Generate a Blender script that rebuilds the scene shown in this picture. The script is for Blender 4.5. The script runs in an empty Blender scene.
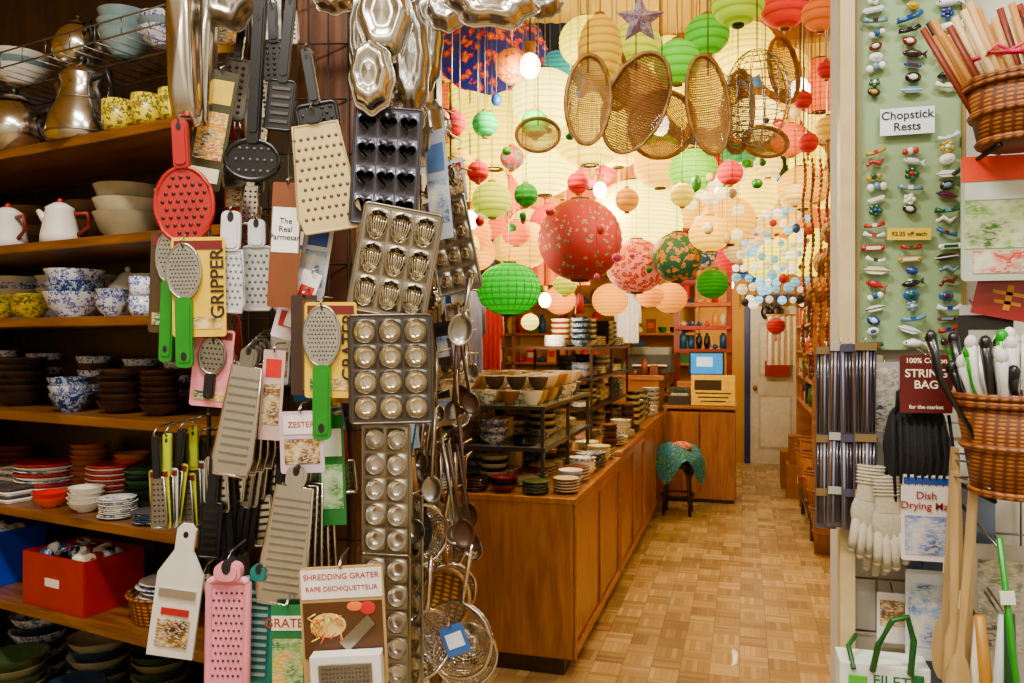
import bpy, bmesh, math, random
from mathutils import Matrix, Vector
random.seed(7)
R=random.random
def U(a,b): return a+(b-a)*random.random()
TH=math.radians(16.3); F=796.0; H=1.6
cs,sn=math.cos(TH),math.sin(TH)
PI=math.pi
# ---- image-pixel helpers: pixel coordinates + guessed depth -> world position in metres
def cw(xc,d,z): return Vector((xc*cs-d*sn, xc*sn+d*cs, z))
def P(u,v,d): return cw((u-512)/F*d,d,H+(341.5-v)/F*d)
def PY(u,v,Y):
    X=math.tan(math.atan((u-512)/F)-TH)*Y; d=-X*sn+Y*cs
    return Vector((X,Y,H+(341.5-v)/F*d)),d
def T(v): return Matrix.Translation(Vector(v))
def RZ(a): return Matrix.Rotation(math.radians(a),4,'Z')
def RX(a): return Matrix.Rotation(math.radians(a),4,'X')
def RY(a): return Matrix.Rotation(math.radians(a),4,'Y')
def SC(x,y,z): return Matrix.Diagonal((x,y,z,1))
def face(u,v,d,yaw=0,roll=0,tilt=0): return T(P(u,v,d))@RZ(math.degrees(TH)+yaw)@RX(tilt)@RY(roll)
def S(n,d): return n/F*d
def hx(s,sat=1.25,pw=1.18):
    s=s.lstrip('#'); c=[int(s[i:i+2],16)/255 for i in (0,2,4)]
    c=[x/12.92 if x<.04045 else ((x+.055)/1.055)**2.4 for x in c]
    l=.3*c[0]+.6*c[1]+.1*c[2]
    return tuple(min(.95,max(.004,(l+(x-l)*sat)))**pw for x in c)
# ---- materials
MC={}
def base(name):
    m=bpy.data.materials.new(name); m.use_nodes=True
    nt=m.node_tree; b=nt.nodes['Principled BSDF']; return m,nt,b
def coords(nt,sc=(1,1,1),rot=(0,0,0)):
    t=nt.nodes.new('ShaderNodeTexCoord'); mp=nt.nodes.new('ShaderNodeMapping')
    mp.inputs['Scale'].default_value=sc; mp.inputs['Rotation'].default_value=rot
    nt.links.new(t.outputs['Object'],mp.inputs['Vector']); return mp.outputs[0]
def ramp(nt,fac,stops,const=False):
    r=nt.nodes.new('ShaderNodeValToRGB'); e=r.color_ramp.elements
    if const: r.color_ramp.interpolation='CONSTANT'
    while len(e)<len(stops): e.new(.5)
    for i,(p,c) in enumerate(stops): e[i].position=p; e[i].color=(*c[:3],1)
    nt.links.new(fac,r.inputs[0]); return r.outputs[0]
def setp(nt,b,col,rough,metal,emis=0,coat=0):
    nt.links.new(col,b.inputs['Base Color'])
    b.inputs['Roughness'].default_value=rough; b.inputs['Metallic'].default_value=metal
    b.inputs['Coat Weight'].default_value=coat
    if emis:
        nt.links.new(col,b.inputs['Emission Color']); b.inputs['Emission Strength'].default_value=emis
def bumpn(nt,b,h,s,dist=.002):
    n=nt.nodes.new('ShaderNodeBump'); n.inputs['Strength'].default_value=s; n.inputs['Distance'].default_value=dist
    nt.links.new(h,n.inputs['Height']); nt.links.new(n.outputs[0],b.inputs['Normal'])
def mat(col,rough=.5,metal=0,var=.12,scale=18,bump=0,emis=0,coat=0,name='paint'):
    if isinstance(col,str): col=hx(col)
    k=(col,rough,metal,var,scale,bump,emis,coat,name)
    if k in MC: return MC[k]
    m,nt,b=base(name)
    n=nt.nodes.new('ShaderNodeTexNoise'); n.inputs['Scale'].default_value=scale; n.inputs['Detail'].default_value=4
    nt.links.new(coords(nt),n.inputs['Vector'])
    c=ramp(nt,n.outputs[0],[(.3,tuple(x*(1-var) for x in col)),(.7,tuple(min(1,x*(1+var)) for x in col))])
    setp(nt,b,c,rough,metal,emis,coat)
    if bump: bumpn(nt,b,n.outputs[0],bump)
    MC[k]=m; return m
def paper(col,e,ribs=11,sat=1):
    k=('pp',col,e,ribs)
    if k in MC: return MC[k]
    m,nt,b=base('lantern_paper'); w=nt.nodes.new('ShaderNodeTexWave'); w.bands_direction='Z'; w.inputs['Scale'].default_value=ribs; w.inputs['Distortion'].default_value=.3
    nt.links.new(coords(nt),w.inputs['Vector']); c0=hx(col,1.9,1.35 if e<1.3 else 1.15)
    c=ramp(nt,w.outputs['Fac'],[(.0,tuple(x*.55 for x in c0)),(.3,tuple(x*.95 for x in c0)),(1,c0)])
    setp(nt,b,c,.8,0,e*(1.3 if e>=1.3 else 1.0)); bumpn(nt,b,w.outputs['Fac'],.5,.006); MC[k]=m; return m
def wood(c1,c2,sc=(6,6,1),rough=.4,name='wood'):
    k=('w',c1,c2,sc,rough)
    if k in MC: return MC[k]
    m,nt,b=base(name)
    n=nt.nodes.new('ShaderNodeTexNoise'); n.inputs['Scale'].default_value=4; n.inputs['Detail'].default_value=7; n.inputs['Distortion'].default_value=.6
    nt.links.new(coords(nt,sc),n.inputs['Vector'])
    c=ramp(nt,n.outputs[0],[(.3,hx(c1,1.1,1.05)),(.7,hx(c2,1.1,1.05))]); setp(nt,b,c,rough,0,coat=.15); bumpn(nt,b,n.outputs[0],.15)
    MC[k]=m; return m
def voro(basec,c1,c2,scale=14,rough=.5,emis=0,s1=.22,s2=.45,name='floral_print',pw=1.18,sat=1.25):
    k=('v',basec,c1,c2,scale,rough,emis,s1,s2)
    if k in MC: return MC[k]
    m,nt,b=base(name)
    co=coords(nt)
    nz=nt.nodes.new('ShaderNodeTexNoise'); nz.inputs['Scale'].default_value=scale*1.5
    nt.links.new(co,nz.inputs['Vector'])
    mx=nt.nodes.new('ShaderNodeMixRGB'); mx.inputs[0].default_value=.05
    nt.links.new(co,mx.inputs[1]); nt.links.new(nz.outputs['Color'],mx.inputs[2])
    v=nt.nodes.new('ShaderNodeTexVoronoi'); v.inputs['Scale'].default_value=scale
    nt.links.new(mx.outputs[0],v.inputs['Vector'])
    h=lambda s:hx(s,sat,pw)
    c=ramp(nt,v.outputs['Distance'],[(0,h(c2)),(s1*.6,h(c1)),(s1,h(c2)),(s1+.05,h(c1)),(s2,h(basec))],True)
    setp(nt,b,c,rough,0,emis); MC[k]=m; return m
def prnt(c1,c2,c3,scale=70):
    """printed package: picture area with fine text-like rows"""
    k=('pr',c1,c2,c3,scale)
    if k in MC: return MC[k]
    m,nt,b=base('printed_card')
    v=nt.nodes.new('ShaderNodeTexVoronoi'); v.inputs['Scale'].default_value=1; v.distance='CHEBYCHEV'
    nt.links.new(coords(nt,(scale*2.2,1,scale*5.5)),v.inputs['Vector']); sp=nt.nodes.new('ShaderNodeSeparateColor'); nt.links.new(v.outputs['Color'],sp.inputs[0])
    n=nt.nodes.new('ShaderNodeTexNoise'); n.inputs['Scale'].default_value=scale*.35; n.inputs['Detail'].default_value=2; nt.links.new(coords(nt),n.inputs['Vector'])
    pic=ramp(nt,n.outputs[0],[(.35,hx(c1)),(.5,hx(c2)),(.65,hx(c3))])
    txt=ramp(nt,sp.outputs[0],[(0,(0,0,0)),(.62,(1,1,1))],True)
    mx=nt.nodes.new('ShaderNodeMixRGB'); mx.inputs[2].default_value=(*hx('#e2dac8'),1); nt.links.new(pic,mx.inputs[1])
    mm=nt.nodes.new('ShaderNodeMath'); mm.operation='MULTIPLY'; mm.inputs[1].default_value=.5; nt.links.new(txt,mm.inputs[0]); nt.links.new(mm.outputs[0],mx.inputs[0])
    setp(nt,b,mx.outputs[0],.35,0,coat=.3); MC[k]=m; return m
def weave(c1,c2,scale=90,rough=.6,name='wicker',emis=0):
    k=('wv',c1,c2,scale,emis)
    if k in MC: return MC[k]
    m,nt,b=base(name); co=coords(nt)
    a=nt.nodes.new('ShaderNodeTexWave'); a.inputs['Scale'].default_value=scale/6; a.bands_direction='X'; a.inputs['Distortion'].default_value=1
    d=nt.nodes.new('ShaderNodeTexWave'); d.inputs['Scale'].default_value=scale/3; d.bands_direction='Z'; d.inputs['Distortion'].default_value=1
    for w in (a,d): nt.links.new(co,w.inputs['Vector'])
    mm=nt.nodes.new('ShaderNodeMath'); mm.operation='MULTIPLY'
    nt.links.new(a.outputs['Fac'],mm.inputs[0]); nt.links.new(d.outputs['Fac'],mm.inputs[1])
    c=ramp(nt,mm.outputs[0],[(.05,hx(c1)),(.5,hx(c2))]); setp(nt,b,c,rough,0,emis); bumpn(nt,b,mm.outputs[0],.5,.002)
    MC[k]=m; return m
M_=mat
STEEL=mat('#d4d0c8',.18,1,.08,6,name='steel'); STEEL2=mat('#a6a29a',.3,1,.15,12,name='brushed_steel'); TIN=mat('#d8d4cc',.26,.95,.06,9,name='tin')
DARKPAN=mat('#62616a',.26,.85,.1,name='nonstick'); BLACK=mat('#101012',.4,name='black_plastic'); WHITE=mat('#ece8de',.3,var=.04,name='white_glaze',coat=.3)
WIRE=mat('#98968f',.35,1,name='wire'); DKWIRE=mat('#3b3632',.5,.6,name='dark_wire')
OAK=wood('#8a5626','#b07c42',(1,8,8)); SHELFW=wood('#52321a','#8a5a2a',(1,8,8)); DARKW=wood('#1e120c','#3a2416',(8,8,1)); POSTW=wood('#40281a','#6a442e',(10,10,1))
CTR=wood('#82522a','#aa783e',(7,7,.8),.3,name='counter_wood')
BLUEW=voro('#e6e8ec','#1f3fa0','#e8ecf4',55,.25,name='blue_china'); YELW=voro('#dcc848','#3a6f3a','#c0392b',60,.3,name='yellow_china')
DKBLUE=voro('#27406e','#c8d4e6','#1a2c55',60,.3,name='navy_china')
# ---- mesh builder
class B:
    def __init__(s): s.v=[];s.f=[];s.m=[];s.sm=[];s.mats=[]
    def add(s,vs,fs,mt,M=None,smooth=True):
        if mt not in s.mats: s.mats.append(mt)
        i=s.mats.index(mt); o=len(s.v)
        for v in vs:
            v=Vector(v); s.v.append(tuple(M@v) if M is not None else tuple(v))
        for f in fs: s.f.append(tuple(o+k for k in f)); s.m.append(i); s.sm.append(smooth)
    def box(s,c,sz,mt,M=None):
        x,y,z=[k/2 for k in sz]; cx,cy,cz=c
        vs=[(cx+a*x,cy+b_*y,cz+e*z) for a in(-1,1) for b_ in(-1,1) for e in(-1,1)]
        s.add(vs,[(0,1,3,2),(4,6,7,5),(0,4,5,1),(2,3,7,6),(0,2,6,4),(1,5,7,3)],mt,M,False)
    def lathe(s,prof,mt,M=None,seg=24):
        vs=[];fs=[]
        for r,z in prof:
            for k in range(seg):
                a=2*PI*k/seg; vs.append((r*math.cos(a),r*math.sin(a),z))
        for i in range(len(prof)-1):
            for k in range(seg):
                k2=(k+1)%seg; fs.append((i*seg+k,i*seg+k2,(i+1)*seg+k2,(i+1)*seg+k))
        s.add(vs,fs,mt,M)
    def radial(s,rf,rings,mt,M=None,N=24,sx=1,sz=1):
        vs=[];fs=[]
        for sc,y in rings:
            for k in range(N):
                a=2*PI*k/N; r=rf(a)*sc; vs.append((r*math.cos(a)*sx,y,r*math.sin(a)*sz))
        for i in range(len(rings)-1):
            for k in range(N):
                k2=(k+1)%N; fs.append((i*N+k,i*N+k2,(i+1)*N+k2,(i+1)*N+k))
        s.add(vs,fs,mt,M)
    def sph(s,c,r,mt,M=None,sx=1,sy=1,sz=1,seg=12):
        n=max(6,seg//2+2); pr=[(math.sin(PI*i/n),-math.cos(PI*i/n)) for i in range(n+1)]
        mm=T(c)@SC(r*sx,r*sy,r*sz); s.lathe(pr,mt,(M@mm) if M is not None else mm,seg)
    def tube(s,pts,r,mt,M=None,seg=6,closed=False):
        pts=[Vector(p) for p in pts]; n=len(pts); vs=[];fs=[]
        rr=r if isinstance(r,(list,tuple)) else [r]*n
        for i,p in enumerate(pts):
            if closed: t=pts[(i+1)%n]-pts[i-1]
            else: t=pts[min(i+1,n-1)]-pts[max(i-1,0)]
            if t.length<1e-9: t=Vector((0,0,1))
            t.normalize(); up=Vector((0,0,1)) if abs(t.z)<.9 else Vector((0,1,0))
            a=t.cross(up).normalized(); b=t.cross(a)
            for k in range(seg):
                g=2*PI*k/seg; vs.append(tuple(p+(a*math.cos(g)+b*math.sin(g))*rr[i]))
        for i in range(n if closed else n-1):
            j=(i+1)%n
            for k in range(seg):
                k2=(k+1)%seg; fs.append((i*seg+k,i*seg+k2,j*seg+k2,j*seg+k))
        if not closed: fs+=[tuple(range(seg))[::-1],tuple((n-1)*seg+k for k in range(seg))]
        s.add(vs,fs,mt,M)
    def ext(s,ol,th,mt,M=None):
        n=len(ol); vs=[(x,-th/2,z) for x,z in ol]+[(x,th/2,z) for x,z in ol]
        fs=[tuple(range(n)),tuple(range(2*n-1,n-1,-1))]+[(k,(k+1)%n,n+(k+1)%n,n+k) for k in range(n)]
        s.add(vs,fs,mt,M,False)
    def obj(s,name,M=None,bev=0):
        me=bpy.data.meshes.new(name); me.from_pydata(s.v,[],s.f)
        for m_ in s.mats: me.materials.append(m_)
        me.polygons.foreach_set('material_index',s.m); me.polygons.foreach_set('use_smooth',s.sm); me.update()
        bm=bmesh.new(); bm.from_mesh(me); bmesh.ops.recalc_face_normals(bm,faces=bm.faces); bm.to_mesh(me); bm.free()
        o=bpy.data.objects.new(name,me); bpy.context.scene.collection.objects.link(o)
        if M is not None: o.matrix_world=M
        if bev:
            mo=o.modifiers.new('bevel','BEVEL'); mo.width=bev; mo.segments=2; mo.limit_method='ANGLE'
        return o
def rrect(w,h,r,n=4,cx=0,cz=0):
    o=[]
    for (sx,sz,a0) in((1,1,0),(-1,1,90),(-1,-1,180),(1,-1,270)):
        for k in range(n+1):
            a=math.radians(a0+90*k/n); o.append((cx+sx*(w/2-r)+r*math.cos(a),cz+sz*(h/2-r)+r*math.sin(a)))
    return o
def ell(w,h,n=24,cx=0,cz=0): return [(cx+w/2*math.cos(2*PI*k/n),cz+h/2*math.sin(2*PI*k/n)) for k in range(n)]
def loop3(ol,y=0): return [(x,y,z) for x,z in ol]
def text(parent,body,size,loc,mt,name='lettering',rot=0):
    c=bpy.data.curves.new(name,'FONT'); c.body=body; c.size=size; c.align_x='CENTER'; c.align_y='CENTER'; c.extrude=.0002; c.offset=size*.012
    c.materials.append(mt); o=bpy.data.objects.new(name,c); bpy.context.scene.collection.objects.link(o)
    o.parent=parent; o.matrix_local=T(loc)@RY(rot)@RX(90); return o
# ================= ROOM SHELL =================
def floor_mat():
    m,nt,b=base('parquet'); L=nt.links.new
    def mth(op,a,b_=None):
        n=nt.nodes.new('ShaderNodeMath'); n.operation=op
        for i,x in enumerate((a,b_)):
            if x is None: continue
            if isinstance(x,(int,float)): n.inputs[i].default_value=x
            else: L(x,n.inputs[i])
        return n.outputs[0]
    co=coords(nt,(1,1,1)); sp=nt.nodes.new('ShaderNodeSeparateXYZ'); L(co,sp.inputs[0])
    s=7.2; x=mth('MULTIPLY',sp.outputs[0],s); y=mth('MULTIPLY',sp.outputs[1],s)
    fx=mth('FLOOR',x); fy=mth('FLOOR',y); par=mth('FLOORED_MODULO',mth('ADD',fx,fy),2)
    rx=mth('FRACT',x); ry=mth('FRACT',y)
    inv=mth('SUBTRACT',1,par)
    q=mth('ADD',mth('MULTIPLY',rx,par),mth('MULTIPLY',ry,inv)); q5=mth('MULTIPLY',q,5); sl=mth('FLOOR',q5); fr=mth('FRACT',q5)
    cm=nt.nodes.new('ShaderNodeCombineXYZ'); L(fx,cm.inputs[0]); L(fy,cm.inputs[1]); L(sl,cm.inputs[2])
    wn=nt.nodes.new('ShaderNodeTexWhiteNoise'); L(cm.outputs[0],wn.inputs['Vector'])
    cm2=nt.nodes.new('ShaderNodeCombineXYZ'); L(fx,cm2.inputs[0]); L(fy,cm2.inputs[1])
    wn2=nt.nodes.new('ShaderNodeTexWhiteNoise'); L(cm2.outputs[0],wn2.inputs['Vector'])
    tot=mth('ADD',mth('MULTIPLY',wn.outputs[0],.5),mth('MULTIPLY',wn2.outputs[0],.5))
    c=ramp(nt,tot,[(.1,hx('#857050',1.1,1.05)),(.5,hx('#a58f64',1.1,1.05)),(.9,hx('#c4b086',1.1,1.05))])
    e1=mth('LESS_THAN',fr,.06); e2=mth('LESS_THAN',rx,.025); e3=mth('LESS_THAN',ry,.025)
    ed=mth('MAXIMUM',e1,mth('MAXIMUM',e2,e3))
    mx=nt.nodes.new('ShaderNodeMixRGB'); L(mth('MULTIPLY',ed,.65),mx.inputs[0]); L(c,mx.inputs[1]); mx.inputs[2].default_value=(*hx('#483620'),1)
    setp(nt,b,mx.outputs[0],.42,0,coat=.05); return m
def wall(name,c,sz,mt):
    b=B(); b.box((0,0,0),sz,mt); return b.obj(name,T(c))
CZ=3.6
CREAM=mat('#c8a45c',.8,var=.06,scale=3,name='cream_plaster'); PALE=mat('#cfccc2',.8,var=.05,scale=3,name='pale_plaster'); CEIL=mat('#dcc68c',.8,var=.06,scale=2,name='ceiling_paint')
wall('floor',(-1,4.5,-.05),(6.4,13,.1),floor_mat())
wall('ceiling',(-1,4.5,CZ+.05),(6.4,13,.1),CEIL)
wall('wall_back',(-1,11.05,CZ/2),(6.4,.1,CZ),CREAM)
wall('wall_left',(-4.15,4.5,CZ/2),(.1,13,CZ),CREAM)
wall('wall_right',(.85,6.4,CZ/2),(.1,9.2,CZ),CREAM)
wall('wall_divider_left',(-2.55,2.52,CZ/2),(3.1,.08,CZ),DARKW)
wall('wall_divider_right',(1.165,1.74,CZ/2),(1.98,.16,CZ),PALE)
wall('wall_right_front',(2.15,-.2,CZ/2),(.1,3.7,CZ),PALE)
wall('wall_rear',(-1,-2.05,CZ/2),(6.4,.1,CZ),PALE)
b=B()
for yy in (2.9,4.1,5.3,6.5,7.7,8.9,10.1): b.box((-1.6,yy,CZ-.06),(4.9,.1,.12),OAK)
b.obj('trim_1',None,.006)
b=B(); b.box((.186,1.64,CZ/2),(.026,.05,CZ),mat('#cdbd98',.5,name='jamb_paint')); b.obj('trim_2')
b=B(); b.box((0,0,CZ/2),(.15,.12,CZ),POSTW); b.box((.02,.3,CZ/2),(.05,.44,CZ),DARKW)
post=P(338,341,1.88); b.obj('wooden_post',T((post.x,post.y,0)),.006)
# ================= LEFT SHELVES =================
def sh_t(u,bk):
    r=(u-512)/F; x0=-.823+.469*bk; d0=2.1+.883*bk
    t=(x0-r*d0)/(.883+.469*r); return x0-.883*t,d0+.469*t
def SHP(u,bk,z):
    x,d=sh_t(u,bk); return cw(x,d,z),d
sdir=(cw(-.883,.469,0)); syaw=math.degrees(math.atan2(-sdir.y,-sdir.x))
O=cw(-.823,2.1,0); SF=T(O)@RZ(syaw)
ZS=[.40,.78,1.08,1.381,1.673,1.905,2.206]
b=B()
for z in ZS: b.box((-.68,.19,z-.014),(1.62,.38,.028),SHELFW)
b.box((-.68,.385,1.3),(1.62,.012,2.6),DARKW)
for x in(.14,-1.5): b.box((x,.19,1.3),(.025,.38,2.6),DARKW)
b.box((-.68,.19,.05),(1.62,.36,.1),DARKW)
b.obj('shelving_unit',SF,.003)
def bowl(b,M,r,h,mo,mi=None,seg=22):
    b.lathe([(.001,0),(r*.45,0),(r*.47,h*.1),(r*.78,h*.42),(r,h)],mo,M,seg); b.lathe([(r,h),(r*.95,h*1.005),(r*.74,h*.46),(r*.4,h*.16),(.001,h*.14)],mi or mo,M,seg)
def plate(b,M,r,mt,seg=22):
    b.lathe([(.001,0),(r*.6,0),(r,r*.15),(r*.99,r*.18),(r*.58,r*.05),(.001,r*.04)],mt,M,seg)
def cup(b,M,r,h,mt,handle=True,inner=None):
    b.lathe([(.001,0),(r*.8,0),(r*.98,h*.25),(r,h),(r*.9,h),(r*.88,h*.2),(.001,h*.12)],mt,M,18)
    if handle: b.tube([(r*.95,0,h*.8),(r*1.4,0,h*.8),(r*1.6,0,h*.5),(r*1.35,0,h*.25),(r*.95,0,h*.2)],r*.11,mt,M)
def teapot(b,M,r,mt,tall=1.0,hm=None):
    h=r*1.5*tall
    b.lathe([(.001,0),(r*.65,0),(r*.95,h*.25),(r,h*.45),(r*.8,h*.75),(r*.45,h*.92),(r*.42,h*.95)],mt,M)
    b.lathe([(r*.47,h*.95),(r*.3,h*1.05),(r*.06,h*1.1),(.001,h*1.1)],mt,M); b.sph((0,0,h*1.15),r*.13,hm or mt,M)
    b.tube([(-r*.8,0,h*.3),(-r*1.3,0,h*.5),(-r*1.45,0,h*.85),(-r*1.65,0,h*.95)],[r*.22,r*.16,r*.11,r*.1],mt,M,8)
    b.tube([(r*.85,0,h*.75),(r*1.35,0,h*.85),(r*1.55,0,h*.55),(r*1.3,0,h*.25),(r*.9,0,h*.25)],r*.1,hm or mt,M,8)
def shelf_item(name,u,bk,z,fn,yaw=0):
    p,d=SHP(u,bk,z+.001); b=B(); fn(b,d); b.obj(name,T(p)@RZ(syaw+yaw))
def stackfn(kind,rpx,n,mats,hpx=None):
    def fn(b,d):
        r=S(rpx,d)
        for i in range(n):
            mt=mats[i%len(mats)]; j=T((U(-.003,.003),U(-.003,.003),0))
            if kind=='plate': plate(b,T((0,0,i*r*.11))@j,r,mt)
            elif kind=='bowl': bowl(b,T((0,0,i*r*.28))@j,r,r*.6,mt)
            elif kind=='dbowl': bowl(b,T((0,0,i*r*.4))@j,r,r*.9,mt)
            elif kind=='cup': cup(b,T((0,0,i*r*1.5)),r,r*1.5,mt,i==0)
            elif kind=='tray':
                b.ext(rrect(2*r,r*1.2,r*.2),.006,mt,T((0,0,i*.012+.004))@RX(90)); b.tube([(x,y,i*.012+.008) for x,y in rrect(2*r,r*1.2,r*.2)],.004,mt,None,4,True)
    return fn
z=2.206
shelf_item('steel_teapot',14,.06,z,lambda b,d:teapot(b,None,S(35,d),STEEL,1.05,BLACK),20)
def kettle(b,d):
    r=S(30,d); b.lathe([(.001,0),(r*1.05,0),(r*1.1,r*.25),(r*1.0,r*.9),(r*.72,r*1.4),(r*.6,r*1.9),(r*.68,r*2.2),(r*.62,r*2.3),(r*.35,r*2.6),(.001,r*2.65)],STEEL); b.sph((0,0,r*2.8),r*.16,BLACK)
    for zz,rr in((r*.25,1.12),(r*1.4,.74)): b.tube([(rr*r*math.cos(a),rr*r*math.sin(a),zz) for a in [2*PI*k/24 for k in range(24)]],.003,STEEL2,None,5,True)
    b.tube([(r*.6,0,r*2.1),(r*1.4,0,r*2.2),(r*1.55,0,r*1.4),(r*1.0,0,r*.7)],r*.12,BLACK); b.tube([(-r*.7,0,r*1.2),(-r*1.1,0,r*1.7),(-r*1.35,0,r*2.2)],[r*.28,r*.16,r*.1],STEEL)
shelf_item('steel_coffee_pot',82,.07,z,kettle)
for u in(118,147,174): shelf_item('patterned_mug',u,.03,z,lambda b,d:cup(b,None,S(15,d),S(30,d),YELW))
shelf_item('white_tray',130,.22,z,stackfn('tray',45,2,[WHITE]))
for u,bk in((40,.3),(120,.32),(160,.24),(190,.12)): shelf_item('china_jar',u,bk,z,stackfn('dbowl',20,4,[BLUEW,YELW]))
b=B()
for x in [i*.06 for i in range(-24,3)]: b.tube([(x,0,0),(x,.3,0)],.002,WIRE,None,4)
for y in(0,.15,.3): b.tube([(-1.45,y,0),(.12,y,0)],.003,WIRE,None,4)
for x in(-1.45,-.05):
    for y in(.0,.3): b.tube([(x,y,0),(x,y,-.275)],.003,WIRE,None,4)
b.tube([(-1.45,0,.05),(.12,0,.05)],.003,WIRE,None,4)
for x in [i*.12 for i in range(-12,2)]: b.tube([(x,0,0),(x,0,.05)],.002,WIRE,None,4)
b.obj('wire_dish_rack',SF@T((0,.03,2.485)))
PG=mat('#90a4a6',.08,.2,name='pale_glass')
for i,u in enumerate((20,125,165)): shelf_item('glass_bowl_stack',u,.17,2.488,stackfn(['bowl','dbowl'][i%2],26,3,[[WHITE,PG,BLUEW][i],PG]))
shelf_item('steel_teapot',78,.15,2.488,lambda b,d:teapot(b,None,S(24,d),STEEL,1.2,BLACK),-15)
z=1.905
def pot(b,d):
    r=S(18,d); b.lathe([(.001,0),(r,0),(r*.98,r*.5),(r*.72,r*1.9),(r*.75,r*2.0),(r*.3,r*2.3),(.001,r*2.3)],WHITE); b.sph((0,0,r*2.42),r*.15,M_('#b02a20'))
    b.tube([(r*.8,0,r*1.7),(r*1.5,0,r*1.75),(r*1.6,0,r*1),(r*.9,0,r*.5)],r*.13,M_('#8a3a30')); b.tube([(-r*.7,0,r*1.3),(-r*1.2,0,r*1.9)],[r*.3,r*.12],WHITE)
shelf_item('white_coffee_pot',8,.08,z,pot); shelf_item('white_jug',60,.08,z,pot,30)
shelf_item('mixing_bowl_stack',130,.2,z,stackfn('dbowl',34,3,[M_('#a89f86',.4),M_('#c8c0a8',.4)])); shelf_item('mixing_bowl_stack',182,.12,z,stackfn('dbowl',26,3,[WHITE]))
for u in(30,92,160): shelf_item('stoneware_jar',u,.3,z,stackfn('dbowl',24,4,[M_('#5a4030'),M_('#80664a')]))
z=1.673
shelf_item('white_teapot',128,.22,z,lambda b,d:teapot(b,None,S(22,d),WHITE,1.3))
for u in(0,30): shelf_item('floral_bowl_stack',u,.06,z,stackfn('bowl',17,4,[YELW]))
shelf_item('blue_china_bowl_stack',74,.09,z,stackfn('dbowl',28,3,[BLUEW,DKBLUE])); shelf_item('blue_china_bowl_stack',112,.06,z,stackfn('dbowl',16,3,[BLUEW]))
for u in(143,168): shelf_item('blue_china_cup_stack',u,.07,z,stackfn('cup',13,2,[BLUEW]))
for u in(20,60,100,150): shelf_item('china_dish_stack',u,.28,z,stackfn('bowl',22,6,[BLUEW,WHITE]))
z=1.381
shelf_item('blue_china_cup',70,.08,z,stackfn('dbowl',20,3,[DKBLUE,BLUEW])); shelf_item('dark_sauce_bowl_stack',22,.15,z,stackfn('bowl',24,6,[M_('#36302b',.25),M_('#4a3c30',.25)]))
shelf_item('dark_sauce_bowl_stack',120,.12,z,stackfn('bowl',22,6,[M_('#3a2e2a',.25),M_('#5a4434',.25)])); shelf_item('dark_sauce_bowl_stack',160,.12,z,stackfn('bowl',20,7,[M_('#4a362c',.25)]))
for u in(0,45,95,140,180): shelf_item('tea_cup_stack',u,.26,z,stackfn('dbowl',17,6,[M_('#59493c'),BLUEW]))
z=1.08
RED=M_('#c8281c',.25,coat=.4);ORG=M_('#e07020',.3);GRN=M_('#46604a',.3);TAN=M_('#b88048',.4);WB=voro('#eceae2','#3c5a90','#e9e7df',40,.3)
for u,bk,k,r,n,ms in [(8,.06,'tray',22,4,[WHITE,M_('#504a46')]),(22,.2,'tray',26,6,[DKBLUE,WHITE]),(50,.06,'bowl',17,2,[ORG,RED]),(48,.2,'plate',30,9,[WB,WHITE,RED]),
    (86,.07,'bowl',17,4,[WHITE,WHITE]),(90,.28,'bowl',19,8,[TAN,M_('#a86c3c')]),(118,.06,'plate',18,10,[WHITE,WB]),(112,.2,'plate',24,14,[WHITE,RED]),(131,.29,'bowl',17,8,[ORG,M_('#d8a030')]),
    (143,.17,'bowl',18,7,[GRN,M_('#2e4034')]),(152,.06,'plate',18,6,[DKBLUE,M_('#555555')]),(176,.1,'bowl',17,5,[WB,GRN]),(20,.32,'bowl',20,5,[M_('#6a4030')]),(175,.28,'bowl',17,7,[DKBLUE,WHITE])]:
    shelf_item({'tray':'serving_tray_stack','bowl':'small_bowl_stack','plate':'saucer_stack'}[k],u,bk,z,stackfn(k,r,n,ms))
z=.78
def bin_(col):
    m=M_(col,.35)
    def fn(b,d):
        w,h,dp=S(95,d),S(52,d),.2
        b.box((0,-dp/2,h/2),(w,.006,h),m); b.box((0,dp/2,h/2),(w,.006,h),m); b.box((-w/2,0,h/2),(.006,dp,h),m); b.box((w/2,0,h/2),(.006,dp,h),m); b.box((0,0,.004),(w,dp,.006),m)
        b.box((0,0,h*.8),(w*.96,dp*.95,.004),BLACK)
        b.box((0,-dp/2-.004,h*.5),(S(22,d),.001,S(8,d)),WHITE)
        for i in range(26): cup(b,T((U(-w*.4,w*.4),U(-.07,.07),h*.85))@RX(U(-50,50))@RY(U(-50,50)),.022,.03,random.choice([BLUEW,WHITE,BLACK,M_('#d8d0c0'),M_('#a03030'),DKBLUE]),False)
    return fn
shelf_item('blue_storage_box',-12,.13,z,bin_('#1d3fa0')); shelf_item('red_storage_box',84,.12,z,bin_('#9c1018'))
def wick(b,d):
    w=S(33,d); pr=[(w*.9,0),(w,.05),(w*1.05,.075),(w*.98,.075),(w*.88,.01),(.001,.01)]
    b.lathe(pr,weave('#5a3416','#b07a40')); b.tube([(w*1.04*math.cos(a),w*1.04*math.sin(a),.077) for a in [2*PI*k/20 for k in range(20)]],.007,weave('#5a3416','#b07a40'),None,5,True)
    for i in range(5): plate(b,T((U(-.01,.01),U(-.01,.01),.05+i*.012)),w*.75,[WHITE,BLUEW][i%2])
shelf_item('wicker_basket',165,.14,z,wick)
z=.40
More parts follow.
